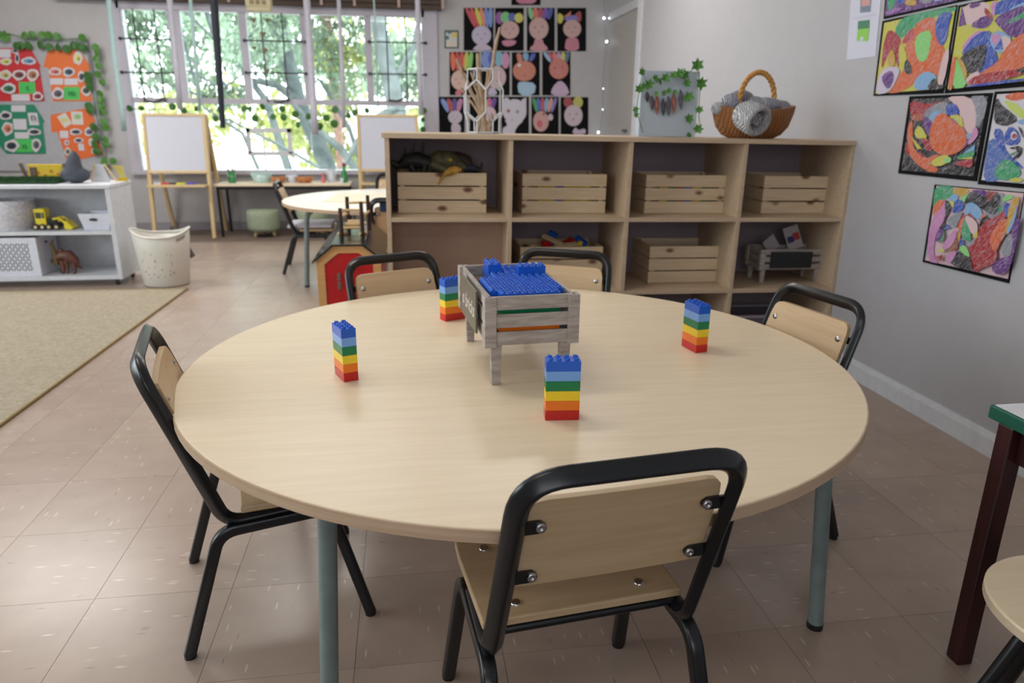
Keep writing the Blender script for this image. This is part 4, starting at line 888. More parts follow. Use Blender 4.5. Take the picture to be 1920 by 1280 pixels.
portrait('portrait in a round multicoloured hat, second in the top row', D4, (725, 1068, 95, 610), (900, 360, 115, 110), SK, [((150, 60, 160), ell(780, 215, 50, 75)), ((110, 200, 120), ell(850, 210, 60, 70)), (BU, ell(930, 205, 50, 50)), ((210, 206, 90), ell(1010, 215, 55, 60))], ((200, 120, 150), [(800, 480), (990, 480), (960, 540), (880, 560), (820, 545)]))
portrait('portrait with green and red hair and a pink neck, third in the top row', D4, (1105, 1440, 95, 612), (1250, 340, 118, 135), SK, fan(1110, 1430, 95, 1140, 1390, 230, [(140, 200, 140), (220, 110, 80), (170, 50, 80), (120, 60, 170), (40, 70, 170)]), ((204, 140, 150), [(1140, 610), (1150, 560), (1190, 540), (1200, 460), (1290, 460), (1310, 530), (1350, 560), (1360, 610)]))
portrait('portrait with a paper crown of yellow and red points, right end of the top row', D4, (1470, 1816, 95, 615), (1650, 345, 110, 110), SK, [((206, 200, 50), [(1480, 140), (1560, 200), (1520, 290), (1470, 270)]), ((222, 120, 60), [(1550, 200), (1640, 130), (1620, 220)]), (RD, [(1650, 200), (1760, 110), (1760, 270), (1700, 250)]), ((120, 110, 190), ell(1640, 225, 80, 45))], ((202, 120, 140), [(1560, 610), (1570, 490), (1600, 450), (1700, 450), (1730, 490), (1735, 610)]))
portrait('portrait with orange, red and green hair behind the twigs, left of the middle row', D5, (178, 540, 48, 565), (295, 385, 100, 118), (214, 180, 165), fan(185, 470, 50, 200, 440, 270, [(226, 96, 40), (196, 34, 30), (200, 60, 40), (200, 190, 60), (120, 205, 80)]), ((210, 100, 120), [(240, 565), (260, 500), (330, 500), (330, 565)]))
portrait('portrait with blue and pink curly hair behind the twigs, second in the middle row', D5, (560, 900, 48, 568), (740, 350, 118, 140), (208, 174, 178), [((110, 140, 210), ell(620, 140, 60, 120)), (BU, ell(700, 130, 60, 80)), ((110, 180, 200), ell(770, 130, 60, 90)), ((200, 140, 180), ell(850, 150, 50, 100))], ((190, 180, 210), [(620, 565), (640, 480), (720, 470), (760, 565)]))
portrait('portrait with an orange face and a pale blue shirt, third in the middle row', D5, (925, 1260, 50, 568), (1075, 275, 140, 125), ORS, [(ORS, [(975, 60), (1040, 60), (1060, 180), (1000, 180)]), ((120, 170, 210), [(1050, 55), (1130, 55), (1120, 160), (1070, 150)]), (BU, [(1160, 60), (1220, 60), (1180, 160), (1120, 160)])], ((160, 196, 220), [(990, 420), (1050, 400), (1220, 420), (1195, 570), (1010, 570)]), ((1015, 205, .16, (230, 220, 225)), (1140, 240, .1, (180, 90, 70)), (1075, 330, .14, (186, 80, 64))))
portrait('portrait with a reddish face and a lilac dress, right end of the middle row', D5, (1290, 1628, 50, 568), (1490, 250, 118, 125), (204, 116, 100), fan(1290, 1625, 52, 1370, 1600, 170, [(150, 190, 220), (190, 60, 90), (220, 120, 90), (180, 150, 200), (206, 200, 90), (60, 110, 130)]), ((200, 170, 200), [(1390, 570), (1410, 470), (1500, 380), (1580, 440), (1628, 570)]))
portrait('portrait with blue and red hair, left end of the bottom row', D5, (45, 360, 585, 1090), (245, 830, 85, 80), (196, 184, 200), fan(55, 350, 610, 140, 300, 770, [(110, 150, 210), (170, 30, 40), (60, 40, 130), (190, 120, 160)]), ((196, 184, 200), [(190, 930), (240, 890), (320, 930), (300, 1060), (220, 1080)]))
portrait('portrait behind the wire vase in the bottom row', D5, (420, 770, 585, 1090), (650, 800, 90, 100), (214, 186, 190), fan(560, 750, 600, 600, 720, 720, [(206, 200, 90), (200, 90, 140), (90, 50, 150)]), None)
portrait('all white horned portrait, third in the bottom row', D5, (800, 1130, 585, 1090), (960, 760, 145, 150), (206, 200, 212), [((206, 200, 212), [(820, 590), (900, 600), (900, 700), (830, 800)]), ((206, 200, 212), [(1040, 620), (1100, 590), (1100, 800)])], ((206, 200, 212), [(810, 960), (880, 930), (830, 850), (1090, 850), (970, 960), (960, 1060), (820, 1060)]), ((885, 755, .15, (130, 70, 60)), (995, 765, .15, (130, 134, 150)), (930, 860, .12, (190, 190, 150))))
portrait('portrait with green and blue hair and red lips, fourth in the bottom row', D5, (1160, 1488, 585, 1090), (1275, 880, 95, 125), (202, 150, 142), fan(1160, 1480, 600, 1210, 1420, 770, [(36, 150, 80), (40, 80, 180), (180, 50, 70), (120, 170, 210), (220, 150, 110), (120, 110, 190)]), None, ((1310, 790, .2, (170, 90, 70)), (1390, 830, .35, (206, 186, 190)), (1260, 910, .38, (200, 70, 80))))
portrait('portrait with a short red and yellow tuft, right end of the bottom row', D5, (1510, 1842, 590, 1090), (1665, 810, 112, 130), (206, 186, 196), [(RD, ell(1600, 650, 55, 65)), ((190, 190, 80), ell(1720, 650, 60, 70))], ((200, 180, 206), [(1640, 1030), (1690, 940), (1720, 990), (1800, 960), (1820, 1010), (1780, 1040)]))
portrait('portrait above all the others of which only a pink skirt shows', D4, (920, 1270, -430, 62), (1100, -200, 120, 120), SK, [(RD, ell(1100, -330, 100, 60))], ((206, 120, 150), [(960, 45), (1020, -80), (1180, -80), (1235, 45)]))
t = art('framed_notice', 'small green bordered notice between the window and the portraits', 'notice', D4, [(118, 365), (285, 365), (285, 580), (118, 580)], None, None, [((200, 200, 196), [(135, 385), (270, 385), (270, 565), (135, 565)]), ((210, 190, 110), [(205, 388), (268, 388), (268, 450), (205, 450)]), ((50, 100, 140), [(150, 388), (205, 388), (200, 405), (160, 405)]), ((40, 110, 120), [(138, 430), (170, 430), (170, 475), (138, 475)]), ((214, 196, 184), [(140, 515), (265, 515), (265, 560), (140, 560)])], 'y', it=0, mat=PRINT, thick=.01)
[c for c in t.children if c.name.startswith('mount')][0].data.materials[0] = plain('dark_green_frame', (50, 84, 74), .5)

# ================================================================ PINBOARD (back wall, left)
DP = (0, 50, 4.741)
pb = thing('pinboard', 'pale grey pinboard with four letter houses on the back wall at left', 'pinboard', AY(0, 200, YB-.01))
a, b, c_, d_ = AY(-60, 75, YB-.012), AY(165, 74, YB-.012), AY(203, 316, YB-.012), AY(-60, 320, YB-.012)
o0 = pb.location
obj('board', G().box(a.x-o0.x, (b.x+c_.x)/2-o0.x, -.02, .008, d_.z-o0.z, b.z-o0.z), plain('pinboard_felt', (170, 172, 178), .9), pb, .002)
def pcard(par, polys, off):
    g = G(); k = 0
    for col, ps in polys:
        g.add([AY(DP[0]+p[0]/DP[2], DP[1]+p[1]/DP[2], YB-off-.0006*k)-par.location for p in ps], [list(range(len(ps)))], col=col); k += 1
    return g
def pictures(lst):
    o = []
    for cx, cy, rx, ry, c in lst:
        q = [(cx+rx*(1+.12*math.sin(3*k+cx))*math.cos(k*math.pi/5), cy+ry*(1+.15*math.cos(2*k+cy))*math.sin(k*math.pi/5)) for k in range(10)]
        o.append(((208, 204, 208), q))
        if c: o.append((c, ell(cx, cy, rx*.7, ry*.6, 8))); o.append((tuple(int(x*.6) for x in c), ell(cx+rx*.15, cy+ry*.1, rx*.3, ry*.3, 6)))
    return o
WC = (206, 204, 212); GC = (70, 190, 90)
def rect(x0, x1, y0, y1, sk=0): return [(x0, y0), (x1, y0), (x1+sk, y1), (x0+sk, y1)]
def house(label, polys, letter, lx, ly, ls=.09):
    c = AY(DP[0]+lx/DP[2], DP[1]+ly/DP[2], YB-.04); t = thing('letter_house', label, 'paper house', c, 0, 'paper letter houses on the pinboard')
    obj('paper_house', pcard(t, polys[:2], .034), PRINT, t); obj('picture', pcard(t, polys[2:], .036), PRINT, t)
    for ch, x, y, s in [(letter, lx, ly, ls)]+([(letter, 295, 805, .10)] if letter == 'n' and lx < 300 else []):
        q = AY(DP[0]+x/DP[2], DP[1]+y/DP[2], YB-.06)-c
        text_mesh(ch, s, plain('letter_ink', (30, 50, 40), .6), t, Matrix.Translation(q) @ Matrix.Rotation(R_(90), 4, 'X'), .0003)
HR, HO, HG = (196, 36, 44), (226, 110, 40), (26, 128, 96)
house('red paper house with the letter t, top left of the pinboard', [(HR, [(-150, 190), (270, 190), (365, 355), (-160, 355)]), (HR, [(-120, 350), (350, 350), (398, 662), (40, 662), (-80, 662)]), (WC, rect(-10, 95, 200, 275)), (GC, rect(165, 310, 492, 595, 8)), (WC, rect(100, 262, 600, 660, 5))] +
  pictures([(133, 215, 34, 22, (60, 60, 110)), (152, 280, 20, 56, (50, 50, 90)), (255, 305, 70, 34, (100, 150, 190)), (50, 310, 58, 32, (210, 206, 90)), (45, 430, 58, 45, (190, 180, 120)), (170, 428, 62, 48, (120, 60, 60)), (290, 428, 55, 58, (170, 110, 70)), (75, 550, 68, 48, (50, 110, 80)), (335, 620, 48, 40, (150, 40, 60))]), 't', 243, 545, .07)
house('orange paper house with the letter m, top right of the pinboard', [(HO, [(425, 205), (705, 205), (800, 350), (800, 395), (720, 370), (385, 362)]), (HO, [(430, 360), (770, 360), (822, 662), (470, 662)]), (WC, rect(445, 560, 458, 515)), (WC, rect(570, 690, 460, 518, 3)), (GC, rect(565, 705, 535, 650, 3))] +
  pictures([(692, 280, 42, 62, (214, 214, 120)), (490, 400, 60, 36, (210, 110, 110)), (612, 402, 55, 45, (60, 66, 84)), (725, 445, 34, 52, (60, 60, 76)), (765, 568, 45, 48, (60, 80, 30)), (515, 595, 55, 55, (90, 80, 96))]), 'm', 635, 590, .08)
house('green paper house with the letter n, bottom left of the pinboard', [(HG, [(-150, 692), (305, 692), (398, 845), (385, 855), (-160, 855)]), (HG, [(-120, 800), (375, 800), (410, 1130), (60, 1130), (-60, 1000)]), (WC, rect(100, 228, 698, 755)), (WC, rect(245, 330, 765, 875, 18)), (WC, rect(115, 232, 820, 915, 8)), (WC, rect(128, 255, 938, 995, 5)), (GC, rect(135, 288, 1000, 1115, 5))] +
  pictures([(50, 790, 58, 40, (50, 50, 66)), (68, 905, 50, 62, (200, 120, 90)), (305, 935, 65, 32, (50, 54, 66)), (102, 1058, 66, 55, (44, 50, 66)), (322, 1050, 42, 62, (90, 96, 100))]), 'n', 217, 1060, .08)
house('tilted orange paper house with picture cards, bottom right of the pinboard', [((222, 104, 36), [(450, 785), (770, 722), (850, 835), (810, 880), (458, 940)]), ((222, 104, 36), [(508, 930), (830, 870), (915, 1135), (600, 1205)]), ((208, 206, 200), [(505, 800), (580, 762), (640, 860), (575, 900)]), ((208, 206, 200), rect(628, 730, 755, 870, 14)), ((200, 200, 120), ell(570, 830, 35, 18, 8)), ((150, 180, 120), ell(690, 800, 32, 24, 8)), (WC, rect(692, 742, 1040, 1100, 10)), (WC, rect(530, 605, 925, 990, 5))] +
  pictures([(675, 935, 56, 30, (44, 54, 66)), (698, 1010, 42, 24, (40, 40, 60)), (795, 935, 46, 40, (90, 90, 120)), (595, 1030, 24, 26, (180, 150, 170)), (602, 1110, 30, 38, (100, 120, 100)), (825, 1025, 40, 38, (150, 170, 130)), (850, 1105, 42, 28, (190, 110, 100))]), 'i', 718, 1070, .03)
gv = thing('leaf_garland', 'garland of round green leaves around the top and right edge of the pinboard', 'garland', AY(165, 75, YB-.07))
vn = [(-20, 52), (10, 62), (60, 74), (100, 76), (140, 72), (163, 75), (168, 120), (178, 200), (190, 260), (196, 318)]
obj('vine', G().tube([AY(u, v, YB-.06)-gv.location for u, v in vn], .004, 5), LEAFD, gv)
cv = lambda l, s=1: [(x/4.741, 50+y/4.741, s) for x, y in l]
leaves(gv, cv([(215, 75), (285, 70), (375, 73), (430, 73), (508, 85), (730, 96), (845, 182), (862, 230), (852, 283), (877, 350), (868, 422), (910, 495), (888, 593), (897, 652), (900, 713), (911, 765), (922, 842), (940, 898), (938, 1005), (943, 1050), (1003, 1192), (925, 1190), (928, 1215)]), YB-.07, RND, .066)
leaves(gv, cv([(145, 170), (185, 168), (252, 168), (358, 162), (438, 182), (515, 182), (592, 198), (650, 165), (685, 168), (740, 188), (782, 435), (780, 480), (795, 530), (788, 705), (800, 740), (832, 890), (850, 978), (840, 1045), (860, 1108), (918, 1240)], 1.1), YB-.07, RND2, .066)
leaves(gv, [(8, 68, 1.3)], YB-.07, IVY, .08)

# ================================================================ WHITE SHELF UNIT (left)
SX, SY = -1.862, 4.95
ws = thing('white_shelf', 'low white open shelf unit on castors at left', 'shelf', (SX, SY, 0), 0)
SL = 1.75
obj('side_panel', G().box(-.03, 0, 0, .37, .045, .632), WHT, ws, .002)
obj('side_panel', G().box(-SL, -SL+.03, 0, .37, .045, .632), WHT, ws, .002)
obj('top_board', G().box(-SL-.005, .004, -.012, .38, .632, .656), WHT, ws, .003)
obj('shelf', G().box(-SL+.03, -.03, .002, .355, .340, .362), WHT, ws, .002)
obj('bottom_board', G().box(-SL+.03, -.03, .002, .355, .045, .072), WHT, ws, .002)
obj('back_panel', G().box(-SL+.03, -.03, .352, .358, .072, .632), WHT, ws)
for x, y in ((-.05, .05), (-.05, .32), (-1.2, .05), (-SL+.05, .05)):
    g = G(); g.M = Matrix.Translation((x-.012, y, .021)) @ Matrix.Rotation(R_(90), 4, 'Y'); g.lathe([(.021, 0), (.021, .02)], 14)
    w_ = obj('castor', g, BLK, ws); obj('castor_fork', G().box(x-.016, x+.012, y-.008, y+.008, .022, .046), STEEL, w_)
def onshelf(u, v, y): return AY(u, v, y)
# grass mat
g = G(); rd = random.Random(5); gp = AY(-30, 350, SY+.08)
x0, x1 = -2.75, -2.195
o = obj('grass_mat', G().box(x0, x1, SY+.05, SY+.33, .6565, .672), plain('dark_green_turf', (26, 58, 30), .9), None, .003); tag(o, 'strip of dark green artificial grass on top of the white shelf', 'turf')
for _ in range(5200):
    x, y = rd.uniform(x0, x1), rd.uniform(SY+.05, SY+.33); h = rd.uniform(.012, .026); a = rd.uniform(0, 6.3); dx, dy = .0022*math.cos(a), .0022*math.sin(a); lx, ly = rd.uniform(-.006, .006), rd.uniform(-.006, .006)
    g.add([(x-dx, y-dy, .671), (x+dx, y+dy, .671), (x+lx, y+ly, .671+h)], [(0, 1, 2)])
gb = obj('blades', g, plain('grass_blades', (36, 78, 36), .8, var=.5), o); gb['kind'] = 'stuff'
# yellow picture book stand, little easel, grey sculpture
p = AY(75, 330, SY+.25)
t = thing('picture_block', 'yellow picture panel with orange dots leaning behind the grass mat', 'picture', (p.x, SY+.36, .6565))
obj('panel', G().box(-.115, .10, -.01, .0, 0, .105), plain('golden_yellow', (214, 180, 30), .6), t, .003)
g = G()
for x, z in ((-.05, .05), (.03, .06), (-.01, .03), (.07, .04)): g.prism([(x+.012*math.cos(k), z+.012*math.sin(k)) for k in range(6)], -.0115, -.0103, 'y')
obj('dot', g, plain('burnt_orange', (190, 110, 20), .6), t)
for s, lb in ((-1, 'left'), (1, 'right')):
    obj('frame_side', G().tube([(s*.125, -.005, 0), (s*.135-.02, -.005, .11)], .012, 6), plain('brown_wood', (96, 76, 60), .6), t)
tag(obj('dark_block', G().box(-2.47, -2.43, SY+.34, SY+.36, .6565, .745), plain('brown_wood', (96, 76, 60), .6), None, .003), 'small dark brown post left of the yellow picture panel', 'block')
p = AY(142, 347, SY+.12)
t = thing('grey_sculpture', 'dark grey whale tail shaped ornament on top of the white shelf', 'ornament', (p.x, SY+.14, .6565))
SG = plain('slate_grey_plush', (70, 74, 84), .85, var=.12, scale=60)
obj('body', G().ball((0, 0, .052), (.092, .06, .052), 16), SG, t)
obj('fin', G().tube([(.0, 0, .07), (.0, 0, .12), (.01, 0, .165), (.016, 0, .20)], [.06, .045, .034, .010], 10), SG, t)
t = thing('tent_frame', 'small white A shaped stand beside the grey ornament', 'stand', (-1.985, SY+.22, .6565))
obj('front_panel', G().add([(-.05, -.03, 0), (.055, -.03, 0), (.03, .0, .115), (-.02, 0, .115)], [(0, 1, 2, 3)]) or G().prism([(-.055, 0), (.055, 0), (.025, .115), (-.02, .115)], -.004, 0, 'y'), WHT, t)
obj('leg', G().tube([(-.06, 0, 0), (-.028, 0, .115)], .006, 6), PINEL, t); obj('leg', G().tube([(.095, 0, 0), (.03, 0, .115)], .006, 6), PINEL, t)
t = thing('yellow_prop', 'small yellow card leaning beside the white stand at the shelf end', 'card', (-1.88, SY+.30, .6565)); obj('card', G().prism([(-.06, .1), (-.01, .02), (.02, .02), (.01, .1)], -.003, 0, 'y'), plain('pale_yellow', (206, 196, 110), .6), t); obj('foot', G().box(-.03, .03, -.01, .01, 0, .02), plain('golden_yellow', (214, 180, 30), .6), t)
# woven white basket
p = AY(25, 434, SY+.13)
wv = plain('white_weave', (196, 194, 200), .85, var=.2, scale=70, bump=.6)
t = thing('white_woven_basket', 'tall white woven basket at the left on the middle shelf', 'basket', (p.x, SY+.15, .3625))
obj('basket_wall', G().lathe([(.115, 0), (.14, .10), (.145, .19), (.138, .19), (.13, .1), (.105, .006), (0, .006)], 32), wv, t)
# yellow toy loader
p = AY(98, 432, SY+.1); Y2 = plain('toy_yellow', (222, 200, 40), .35)
t = thing('toy_loader', 'yellow toy wheel loader truck on the middle shelf', 'toy truck', (p.x, SY+.12, .3625))
obj('cab', G().box(-.085, -.02, -.035, .035, .03, .125).prism([(-.09, .118), (-.015, .118), (-.025, .135), (-.08, .135)], -.04, .04, 'y'), Y2, t, .004)
obj('cab_window', G().box(-.078, -.045, -.037, -.034, .075, .112).box(-.0395, -.027, -.037, -.034, .075, .112), plain('dark_window', (60, 64, 56), .3), t)
obj('chassis', G().box(-.10, .06, -.03, .03, .016, .04).box(-.02, .05, -.03, .03, .04, .075), BLK, t, .003)
obj('bonnet', G().box(.0, .06, -.028, .028, .05, .07), Y2, t, .004)
obj('arm', G().tube([(.02, -.03, .07), (.06, -.032, .075), (.10, -.032, .035)], .008, 6).tube([(.02, .03, .07), (.06, .032, .075), (.10, .032, .035)], .008, 6), Y2, t)
obj('bucket', G().prism([(.085, .005), (.125, .0), (.14, .012), (.10, .06), (.085, .05)], -.042, .042, 'y'), Y2, t, .003)
for x in (-.085, -.045, -.005, .04):
    g = G(); g.M = Matrix.Translation((x, -.038, .020)) @ Matrix.Rotation(R_(90), 4, 'X'); g.lathe([(.020, -.008), (.020, .008)], 14)
    w_ = obj('wheel', g, BLK, t); g = G(); g.M = Matrix.Translation((x, -.0475, .020)) @ Matrix.Rotation(R_(90), 4, 'X'); g.lathe([(.011, 0), (.009, .003)], 10); obj('hub', g, PINEL, w_)
# white handled tub
def tub(name, label, cat, p, w0, w1, d, h, mat, n=None):
    t = thing(name, label, cat, p)
    g = G(); th = .004
    o_ = [(-w0/2, -d/2*.85, 0), (w0/2, -d/2*.85, 0), (w0/2, d/2*.85, 0), (-w0/2, d/2*.85, 0), (-w1/2, -d/2, h), (w1/2, -d/2, h), (w1/2, d/2, h), (-w1/2, d/2, h)]
    i_ = [(x*(1-th*2/abs(w0)), y*(1-th*2/d), z+(.004 if z == 0 else 0)) for x, y, z in o_]
    g.add(o_+i_, [(3, 2, 1, 0), (0, 1, 5, 4), (1, 2, 6, 5), (2, 3, 7, 6), (3, 0, 4, 7), (8, 9, 10, 11), (8, 12, 13, 9), (9, 13, 14, 10), (10, 14, 15, 11), (11, 15, 12, 8), (4, 5, 13, 12), (5, 6, 14, 13), (6, 7, 15, 14), (7, 4, 12, 15)])
    obj('tub_body', g, mat, t); return t
PW = plain('white_plastic', (212, 214, 224), .35)
t = tub('white_tub', 'small white tapered tub with a dark oval handle hole, right on the middle shelf', 'tub', (AY(186, 430, SY+.1).x, SY+.14, .3625), .15, .20, .17, .105, PW)
g = G(); g.M = Matrix.Translation((-.01, -.083, .067)) @ Matrix.Rotation(R_(90), 4, 'X'); g.lathe([(.010, 0), (.0095, .0025), (0, .0025)], 14, sx=2.6); obj('handle_hole', g, plain('dark_hole', (60, 66, 76), .8), t)
# patterned box
bxx = SX-.03-.245
t = thing('patterned_box', 'white box with a dark lattice pattern and a side handle slot on the bottom shelf', 'box', (-2.43, SY+.02, .0725))
obj('box_body', G().box(-.40, .07, 0, .008, 0, .25).box(-.40, .07, .27, .278, 0, .25).box(.062, .07, .008, .27, 0, .25).box(-.40, -.392, .008, .27, 0, .25).box(-.392, .062, .008, .27, 0, .006), PW, t, .0015)
g = G(); rd = random.Random(2)
for i in range(24):
    for j in range(9):
        x, z = -.365+i*.0165, .045+j*.020; s = 1 if (i+j) % 2 else -1
        g.add([(x-.008, -.0006, z-s*.006), (x-.003, -.0006, z-s*.009), (x+.008, -.0006, z+s*.006), (x+.003, -.0006, z+s*.009)], [(0, 1, 2, 3) if s > 0 else (0, 1, 2, 3)])
        g.add([(x-.002, -.0007, z+.004), (x+.004, -.0007, z+.006), (x+.003, -.0007, z+.0085), (x-.003, -.0007, z+.0065)], [(0, 1, 2, 3)])
obj('lattice_pattern', g, plain('grey_ink', (70, 74, 84), .7), t)
g = G(); g.M = Matrix.Translation((.0702, .13, .205)) @ Matrix.Rotation(R_(90), 4, 'Y'); g.lathe([(.008, 0), (0, .0005)], 12, sy=3); obj('handle_slot', g, plain('dark_hole', (60, 66, 76), .8), t)
tag(obj('red_disc', G().lathe([(.05, .30), (.045, .306), (0, .308)], 16, (-2.46, SY+.14)).cyl((-2.46, SY+.14), .04, .0815, .30, 12), plain('dark_red_plastic', (150, 50, 56), .5)), 'dark red round plastic disc peeking out of the patterned box', 'toy')
# kangaroo-like brown dinosaur on bottom shelf
p = AY(120, 514, SY+.09)
t = thing('toy_dinosaur', 'brown two legged toy dinosaur standing on the bottom white shelf', 'toy dinosaur', (-2.235, SY+.10, .0735))
BR = plain('reddish_brown_rubber', (96, 58, 46), .5, var=.35, scale=30); BR2 = plain('olive_neck_rubber', (100, 80, 40), .5, var=.3, scale=30)
obj('body', G().tube([(-.055, 0, .10), (-.02, 0, .12), (.02, 0, .115), (.055, 0, .08), (.07, 0, .045), (.095, 0, .03)], [.024, .032, .040, .028, .012, .004], 12), BR, t)
obj('neck', G().tube([(-.06, 0, .06), (-.058, 0, .11), (-.065, 0, .155), (-.07, 0, .185)], [.016, .022, .013, .012], 10), BR2, t)
obj('head', G().tube([(-.07, 0, .175), (-.072, 0, .20), (-.060, 0, .225)], [.013, .011, .003], 8), BR2, t)
for x, z0, m_ in ((-.045, .08, BR2), (.005, .09, BR), (.05, .07, BR), (-.02, .09, BR)):
    obj('leg', G().tube([(x, -.018 if m_ is BR else .018, z0), (x+.006, -.02 if m_ is BR else .02, z0*.45), (x, -.02 if m_ is BR else .02, .004), (x-.012, -.022 if m_ is BR else .022, .004)], [.018, .010, .008, .006], 8), m_, t)
obj('arm', G().tube([(-.075, -.01, .10), (-.088, -.012, .08), (-.085, -.014, .066)], [.008, .006, .003], 6), BR2, t)
obj('crest', G().ball((-.025, 0, .15), (.022, .012, .016), 8), BR, t)

# laundry tub
p0 = AZ(300, 533, 0)
t = thing('laundry_basket', 'tall cream perforated plastic laundry basket beside the white shelf', 'laundry basket', (-1.60, 4.98, 0), 0)
def cream():
    m_ = NT('cream_mesh_plastic'); v = m_.coords((1, 1, 1), rnd=False)
    b_ = m_.n('ShaderNodeTexBrick', **{'Scale': 26, 'Mortar Size': .28, 'Brick Width': .5, 'Row Height': .5}); b_.offset = 0
    tc = m_.n('ShaderNodeTexCoord'); sp = m_.n('ShaderNodeSeparateXYZ'); m_.l(tc.outputs['Object'], sp.inputs[0])
    at = m_.n('ShaderNodeMath', operation='ARCTAN2'); m_.l(sp.outputs[1], at.inputs[0]); m_.l(sp.outputs[0], at.inputs[1])
    sc = m_.n('ShaderNodeMath', operation='MULTIPLY'); m_.l(at.outputs[0], sc.inputs[0]); sc.inputs[1].default_value = .16
    cb = m_.n('ShaderNodeCombineXYZ'); m_.l(sc.outputs[0], cb.inputs[0]); m_.l(sp.outputs[2], cb.inputs[1]); m_.l(cb.outputs[0], b_.inputs[0])
    b_.inputs['Color1'].default_value = lin((176, 174, 172)); b_.inputs['Color2'].default_value = lin((166, 164, 164)); b_.inputs['Mortar'].default_value = lin((214, 210, 200))
    m_.l(b_.outputs[0], m_.b.inputs['Base Color']); m_.b.inputs['Roughness'].default_value = .45; return m_.m
n = 48; prof = [(.135, .004), (.142, .012), (.168, .24), (.178, .33)]
vs = []
for i, (r, z) in enumerate(prof):
    for k in range(n):
        a = 2*math.pi*k/n; lift = (.045*abs(math.cos(a-.15))**3 if i == 3 else (.02*abs(math.cos(a-.15))**3 if i == 2 else 0))
        vs.append((r*math.cos(a), r*.86*math.sin(a), z+lift))
N_ = len(vs); inner = [(x*.975, y*.975, z+.003) for x, y, z in vs]
g = G(); fs = [(i*n+k, i*n+(k+1) % n, (i+1)*n+(k+1) % n, (i+1)*n+k) for i in range(3) for k in range(n)]
g.add(vs+inner, fs+[(N_+f[3], N_+f[2], N_+f[1], N_+f[0]) for f in fs]+[(3*n+k, 3*n+(k+1) % n, N_+3*n+(k+1) % n, N_+3*n+k) for k in range(n)], True)
g.add(vs[:n], [list(range(n))[::-1]]); g.add(inner[:n], [list(range(n))])
obj('basket_wall', g, cream(), t)
rim = [Vector(v) for v in vs[3*n:]]; CR = plain('cream_plastic', (214, 210, 200), .4)
rm_ = obj('rim', G().tube(rim, .007, 8, closed=True), CR, t)
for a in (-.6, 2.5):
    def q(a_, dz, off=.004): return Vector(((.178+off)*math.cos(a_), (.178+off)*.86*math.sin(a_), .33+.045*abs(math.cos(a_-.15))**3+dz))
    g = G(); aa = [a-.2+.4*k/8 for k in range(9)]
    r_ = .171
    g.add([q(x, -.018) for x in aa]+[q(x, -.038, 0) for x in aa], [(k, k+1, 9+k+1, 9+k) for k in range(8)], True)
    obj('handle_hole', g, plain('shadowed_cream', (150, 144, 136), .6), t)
fm = plain('pink_print', (190, 90, 130), .6); fg_ = plain('grey_print', (140, 138, 140), .6)
g = G(); g2 = G(); rd = random.Random(8)
for k in range(26):
    a = -1.57+rd.uniform(-.75, .6); z = rd.uniform(.06, .24); rr = .1425+(z-.012)*.114+.0015; x, y = rr*math.cos(a), rr*.86*math.sin(a); gg = g if (k % 7 == 0) else g2; tx, ty = -math.sin(a), .86*math.cos(a)
    s = rd.uniform(.004, .008)
    gg.add([(x+tx*s*c_, y+ty*s*c_, z+s*d_) for c_, d_ in ((-1, 0), (0, -.6), (1, 0), (0, 1))], [(0, 1, 2, 3)])
obj('pink_motif', g, fm, t); obj('grey_motif', g2, fg_, t)

# rug
rg = [(-1.425, 4.80), (-1.47, 2.62), (-1.5, 1.3), (-4.2, 1.3), (-4.2, 4.86)]
rp = thing('rug', 'large flat beige woven rug on the floor at left', 'rug', (-2.8, 3.0, 0))
obj('rug_field', G().prism([(x+2.8, y-3.0) for x, y in rg][::-1], .0005, .009), RUG, rp, .002)
obj('bound_edge', G().tube([(x+2.8, y-3, .006) for x, y in rg], .006, 6, closed=True), plain('rug_binding', (140, 118, 74), .9), rp)
tag(obj('bag', G().prism([(-1.83, 0), (-1.70, 0), (-1.80, .21), (-1.84, .25)], 5.95, 6.05, 'y'), plain('dark_brown_felt', (62, 50, 46), .8), None, .006), 'dark brown wedge shaped board leaning behind the white shelf', 'board')

